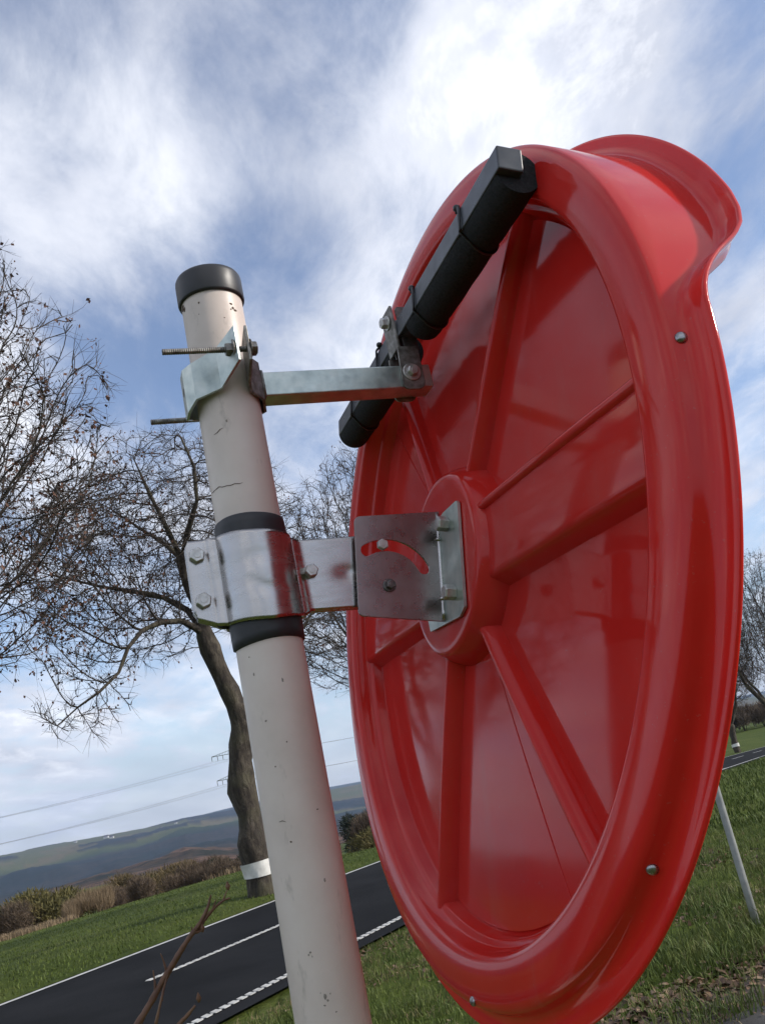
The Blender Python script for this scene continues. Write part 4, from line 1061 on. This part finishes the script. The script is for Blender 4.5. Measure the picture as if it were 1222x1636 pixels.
def grass_mat(name, cols):
    m, nt, b = mat(name)
    f = noise(nt, 1.6, 5, .7); r = ramp(nt, f, [(.32+.36*i/(len(cols)-1), c) for i, c in enumerate(cols)])
    g2 = nt.nodes.new('ShaderNodeTexWhiteNoise'); t = nt.nodes.new('ShaderNodeTexCoord')
    mp = nt.nodes.new('ShaderNodeMapping'); mp.inputs['Scale'].default_value = (30, 30, 0); nt.links.new(t.outputs['Object'], mp.inputs[0])
    sn = N(nt, 'ShaderNodeVectorMath', operation='SNAP'); sn.inputs[1].default_value = (1, 1, 1); nt.links.new(mp.outputs[0], sn.inputs[0]); nt.links.new(sn.outputs[0], g2.inputs[0])
    v = ramp(nt, g2.outputs[0], [(0, .6), (1, 1.35)])
    c = mixc(nt, 1, r.outputs[0], v.outputs[0], 'MULTIPLY'); nt.links.new(c, b.inputs['Base Color']); b.inputs['Roughness'].default_value = .6; b.inputs['Specular IOR Level'].default_value = .25
    return m
M['grass'] = grass_mat('verge_grass', [(.050, .076, .015), (.080, .112, .024), (.118, .142, .037), (.155, .138, .06)])
M['grass_dry'] = grass_mat('dry_grass', [(.14, .11, .05), (.22, .17, .09)])
M['field_grass'] = grass_mat('field_grass', [(.058, .086, .015), (.080, .112, .021), (.112, .134, .033)])
def sample(n, azr, dr, cond, seed, pw=1.):
    r = np.random.default_rng(seed); a = np.radians(r.uniform(azr[0], azr[1], n)); d = dr[0]+(dr[1]-dr[0])*r.random(n)**pw
    x, y = np.sin(a)*d, np.cos(a)*d; q, s = qs(x, y); k = cond(x, y, q, s, r); x, y = x[k], y[k]
    return np.stack([x, y, ground_z(x, y)], 1)
def sidek(x, y): v = (x-e0[0])*n2_[0]+(y-e0[1])*n2_[1]; return v      # >0 on the side road
def edge_q(s): return 6.75+.22*np.sin(s*1.3)+.12*np.sin(s*3.7)
# near verge, between the mirror and the road and out to the right
near_ok = lambda x, y, q, s, r: (q < edge_q(s)-.15*r.random(len(q))) & ((sidek(x, y) < -.38-.25*r.random(len(q))) | (x < -1.3)) & (vnoise(x, y, 1.1, 2, 4.) > .28*r.random(len(q))+.12)
blades('verge_grass', sample(52000, (-14, 26), (5.2, 17), near_ok, 1, .9), .085, .0042, M['grass'], .8, 1)
blades('verge_grass', sample(26000, (8, 26), (16, 70), lambda x, y, q, s, r: q < 6.9, 2, 1.2), .11, .014, M['field_grass'], .7, 2)
tuft = lambda x, y, q, s, r: (q < edge_q(s)+.1) & (sidek(x, y) < .1) & (vnoise(x, y, 1.7, 2, 8.) > .62)
blades('grass_tufts', sample(30000, (-14, 26), (5.2, 13), tuft, 3), .17, .0048, M['grass'], .9, 3)
blades('dry_grass', sample(16000, (-16, 26), (5.2, 14), lambda x, y, q, s, r: (q < edge_q(s)+.25) & (sidek(x, y) < .2) & ((vnoise(x, y, 1.3, 2, 14.) > .55) | (q > 6.2)), 4), .08, .0038, M['grass_dry'], 1.4, 4)
blades('field_grass', sample(50000, (-34, 4), (15, 62), lambda x, y, q, s, r: (q > 13.25+.2*r.random(len(q))), 5, 1.3), .065, .009, M['field_grass'], .8, 5)
blades('dry_field_margin', sample(16000, (-32, -8), (58, 68), lambda x, y, q, s, r: vnoise(x, y, .1, 2, 1.) > .4, 6), .42, .025, M['b_reed'], .6, 6)
# fallen leaves
def leaves(name, pts, size, mt, seed):
    r = np.random.default_rng(seed); n = len(pts); a = r.normal(0, 1, (n, 3)); a[:, 2] *= .35; a /= np.linalg.norm(a, axis=1)[:, None]
    b = np.cross(a, r.normal(0, .35, (n, 3))+[0, 0, 1.]); b /= np.linalg.norm(b, axis=1)[:, None]; up_ = np.cross(a, b)
    s = size*r.uniform(.5, 1.3, n)[:, None]; p = pts+np.array([0, 0, .012]); cu = r.uniform(-.25, .35, n)[:, None]
    V = np.stack([p-a*s, p-a*s*.3+b*s*.55+up_*s*cu, p+a*s*.45+b*s*.5+up_*s*cu, p+a*s*1.1, p+a*s*.4-b*s*.5+up_*s*cu, p-a*s*.3-b*s*.55+up_*s*cu], 1).reshape(-1, 3)
    i6 = np.arange(n)[:, None]*6; F = (i6+np.array([[0, 1, 4, 5]])).tolist()
    F = (i6+np.array([[0, 1, 5]])).tolist()+(i6+np.array([[1, 2, 4, 5]])).tolist()+(i6+np.array([[2, 3, 4]])).tolist()
    me = bpy.data.meshes.new(name); me.from_pydata(V.tolist(), [], F); me.materials.append(mt)
    o = bpy.data.objects.new(name, me); COL.objects.link(o); tag(o, kind='stuff'); return o
def leaf_mat():
    m, nt, b = mat('fallen_leaf')
    t = nt.nodes.new('ShaderNodeTexCoord'); mp = nt.nodes.new('ShaderNodeMapping'); mp.inputs['Scale'].default_value = (14, 14, 0); nt.links.new(t.outputs['Object'], mp.inputs[0])
    sn = N(nt, 'ShaderNodeVectorMath', operation='SNAP'); sn.inputs[1].default_value = (1, 1, 1); nt.links.new(mp.outputs[0], sn.inputs[0])
    wn = nt.nodes.new('ShaderNodeTexWhiteNoise'); nt.links.new(sn.outputs[0], wn.inputs[0])
    r = ramp(nt, wn.outputs[0], [(0, (.05, .028, .016)), (.4, (.11, .06, .03)), (.75, (.19, .11, .055)), (1, (.30, .21, .13))]); nt.links.new(r.outputs[0], b.inputs['Base Color']); b.inputs['Roughness'].default_value = .65
    return m
M['leaf'] = leaf_mat()
leaves('fallen_leaves', sample(9000, (4, 26), (5.2, 13), lambda x, y, q, s, r: (sidek(x, y) < .35) & (sidek(x, y) > -.75-.5*r.random(len(q))) & (q < 6.8), 7), .046, M['leaf'], 7)
leaves('fallen_leaves', sample(5200, (-16, 26), (5.5, 15), lambda x, y, q, s, r: (q < edge_q(s)+.25) & ((vnoise(x, y, 1.1, 2, 21.) > .55)) & (sidek(x, y) < 0), 8), .036, M['leaf'], 8)
# bare soil strip under the leaves
M['soil'] = simple('dark_soil', [(.025, .018, .012), (.06, .042, .028)], 9, (.9, .95), bmp=.8, bd=.03)
g = G(); ss = np.arange(-2.0, 26, .25); V = []
for s in ss:
    wob = .22*math.sin(s*1.7)+.12*math.sin(s*4.1)
    for off in (-.72-wob, -.35, .0, .15): p = e0+u2*s+n2_*off; V.append((p[0], p[1], gz(*p)+(.016 if off > -.5 else -.01)))
F = [(i*4+k, i*4+k+1, i*4+k+5, i*4+k+4) for i in range(len(ss)-1) for k in range(3)]
g.add(V, F); tag(g.make('soil_strip', M['soil'], smooth=True), kind='structure')

# ---------------------------------------------------------------- pylon, wires, farms, orchard
M['pylon'] = simple('pylon_steel', [(.05, .065, .06), (.08, .10, .09)], 1, (.6, .7), metal=.3, bmp=0)
M['wire'] = simple('power_wire_metal', [(.22, .22, .24), (.28, .28, .30)], 1, (.5, .6), metal=.5, bmp=0)
def lattice_mast(loc, heading, name, label, arms=((24.5, 9.5), (13.0, 8.5)), top=28.):
    x, y, z0 = loc; t = empty(name, loc, label=label, cat='pylon', group='power pylons'); L = np.array(loc)
    ax = np.array([math.cos(heading), math.sin(heading), 0]); ay = np.array([-ax[1], ax[0], 0])
    g = G(); hs = np.linspace(0, top, 12)
    def wd(h): return 1.9*(1-h/top)+.35
    for sx in (-1, 1):
        for sy in (-1, 1): g.add(*tube([L+ax*sx*wd(h)+ay*sy*wd(h)+Uz*h for h in (0, top)], .09, 4))
    for a, b in zip(hs[:-1], hs[1:]):
        for sx in (-1, 1):
            g.add(*tube([L+ax*sx*wd(a)+ay*wd(a)+Uz*a, L-ax*sx*wd(b)+ay*wd(b)+Uz*b], .05, 4)); g.add(*tube([L+ay*sx*wd(a)+ax*wd(a)+Uz*a, L-ay*sx*wd(b)+ax*wd(b)+Uz*b], .05, 4))
    g.make('lattice_tower', M['pylon'], t); pts = []
    for h, half in arms:
        g = G()
        for s_ in (-1, 1):
            tip = L+ax*s_*half+Uz*h
            g.add(*tube([L+ax*s_*wd(h)+Uz*h, tip], .14, 4)); g.add(*tube([L+ax*s_*wd(h)+Uz*(h+1.7), tip+Uz*.1], .10, 4))
            for k in np.linspace(.1, .9, 6): g.add(*tube([L+ax*s_*(wd(h)+(half-wd(h))*k)+Uz*h, L+ax*s_*(wd(h)+(half-wd(h))*(k-.07))+Uz*(h+1.7*(1-k+.07))], .06, 4))
        ca_ = g.make('crossarm', M['pylon'], t)
        for s_ in (-1, 1):
            for k in (1., .7, .42):
                p = L+ax*s_*half*k+Uz*h; gi = G(); gi.add(*tube([p, p-Uz*.8, p-Uz*2.2], [.10, .16, .12], 5)); gi.make('insulator', M['pylon'], ca_); pts.append(p-Uz*2.2)
    return t, pts
def pyl_at(az_, d, hd_, lab, eltop):
    x, y = polar(az_, d); z0 = d*math.tan(R_(eltop))-24.5; return lattice_mast((x, y, z0), hd_, 'power_pylon', lab)
T1, w1 = pyl_at(-12.5, 450, R_(28), 'distant lattice power pylon just left of the leaning tree trunk', 3.05)
# neighbours of the line outside the picture
def wires(pa, pb_, sag, root):
    for i, (a, b) in enumerate(zip(pa, pb_)):
        pts = [a+(b-a)*t-Uz*sag*4*t*(1-t) for t in np.linspace(0, 1, 26)]
        g = G(); g.add(*tube(pts, .024, 3, caps=False)); g.make('wire', M['wire'], root)
wl = empty('power_lines', tuple(w1[0]), label='faint power lines crossing the sky left of the pylon', cat='power line')
dl = polar(-44, 520); dr_ = polar(24, 640)
pa = np.array([dl[0], dl[1], 520*math.tan(R_(2.5))])-w1[0]; pb2 = np.array([dr_[0], dr_[1], 640*math.tan(R_(2.9))])-w1[0]
wires(w1, [p+pa for p in w1], 6, wl); wires(w1, [p+pb2 for p in w1], 6, wl)
M['house_w'] = simple('white_render', [(.55, .54, .5), (.7, .69, .66)], .2, (.8, .9), bmp=0)
M['house_r'] = simple('dark_roof', [(.06, .04, .035), (.10, .07, .06)], .2, (.8, .9), bmp=0)
def house(az_, d, s, lab):
    x, y = polar(az_, d); z = gz(x, y)+1; t = empty('farmhouse', (x, y, z), label=lab, cat='house', group='far farmhouses on the ridge'); c = np.array([x, y, z])
    g = G(); g.add(*box(c+Uz*2.5*s, ((1, 0, 0), (0, 1, 0), Uz), (7*s, 5*s, 3*s))); g.make('wall', M['house_w'], t)
    g = G(); V = [c+np.array(q)*s for q in ((-7.5, -5.6, 5.4), (7.5, -5.6, 5.4), (7.5, 5.6, 5.4), (-7.5, 5.6, 5.4), (-7.5, 0, 9.5), (7.5, 0, 9.5))]
    g.add(V, [(0, 1, 5, 4), (2, 3, 4, 5), (0, 4, 3), (1, 2, 5), (0, 3, 2, 1)]); g.make('roof', M['house_r'], t)
    g = G()
    for k in (-4, 0, 4): g = G(); g.add(*box(c+np.array([k*s, -5.03*s, 3.2*s]), ((1, 0, 0), (0, 1, 0), Uz), (.8*s, .05*s, .9*s))); g.make('window', M['house_r'], t)
for a_, d_, s_, lab in ((-20.3, 4700, 1.5, 'tiny white farmhouse on the distant ridge, leftmost one'), (-20.0, 4600, 1.3, 'second tiny white farmhouse from the left on the ridge'), (-15.3, 4500, 1.2, 'tiny pale farmhouse on the ridge nearest the pylon'),
                        (-16.3, 4700, 1.0, 'tiny farmhouse among trees at the middle of the ridge'), (-22.0, 4800, .9, 'faint small farmhouse near the far left ridge trees'), (-17.2, 4600, .9, 'small pale barn on the green ridge meadow')): house(a_, d_, s_, lab)
# orchard beyond the bend at the right
B['orchard'] = bush_mesh('foliage', 3.6, 3.6, 4500, 21, M['b_brown'], .6, .035, .8)
for i, (a_, d_) in enumerate(((17.3, 170), (17.9, 182), (18.5, 168), (19.1, 190), (19.6, 172), (20.2, 186), (16.8, 192), (18.2, 205), (20.8, 170))):
    shrub('orchard', a_, d_, .95+.1*(i % 3), 'small bare orchard tree beyond the bend, '+['leftmost by the mirror rim', 'second from the mirror rim', 'third from the mirror rim', 'in the middle of the row', 'right of the middle', 'near the picture edge', 'half hidden behind the mirror rim', 'in the back row, right half', 'at the picture edge, rightmost'][i], i*.9, 'orchard trees beyond the bend', 'orchard_tree', 'tree')

# ---------------------------------------------------------------- haze
hz = G(); hz.add(*box((0, 0, 0), ((1, 0, 0), (0, 1, 0), Uz), (9600, 9600, 420)))
m = bpy.data.materials.new('haze_air'); m.use_nodes = True; nt = m.node_tree; nt.nodes.clear()
pv = N(nt, 'ShaderNodeVolumePrincipled'); pv.inputs['Color'].default_value = (.50, .68, 1.0, 1); pv.inputs['Density'].default_value = 7.0e-5; pv.inputs['Anisotropy'].default_value = .2
om = N(nt, 'ShaderNodeOutputMaterial'); nt.links.new(pv.outputs[0], om.inputs['Volume'])
hzo = hz.make('haze', m); tag(hzo, kind='stuff')
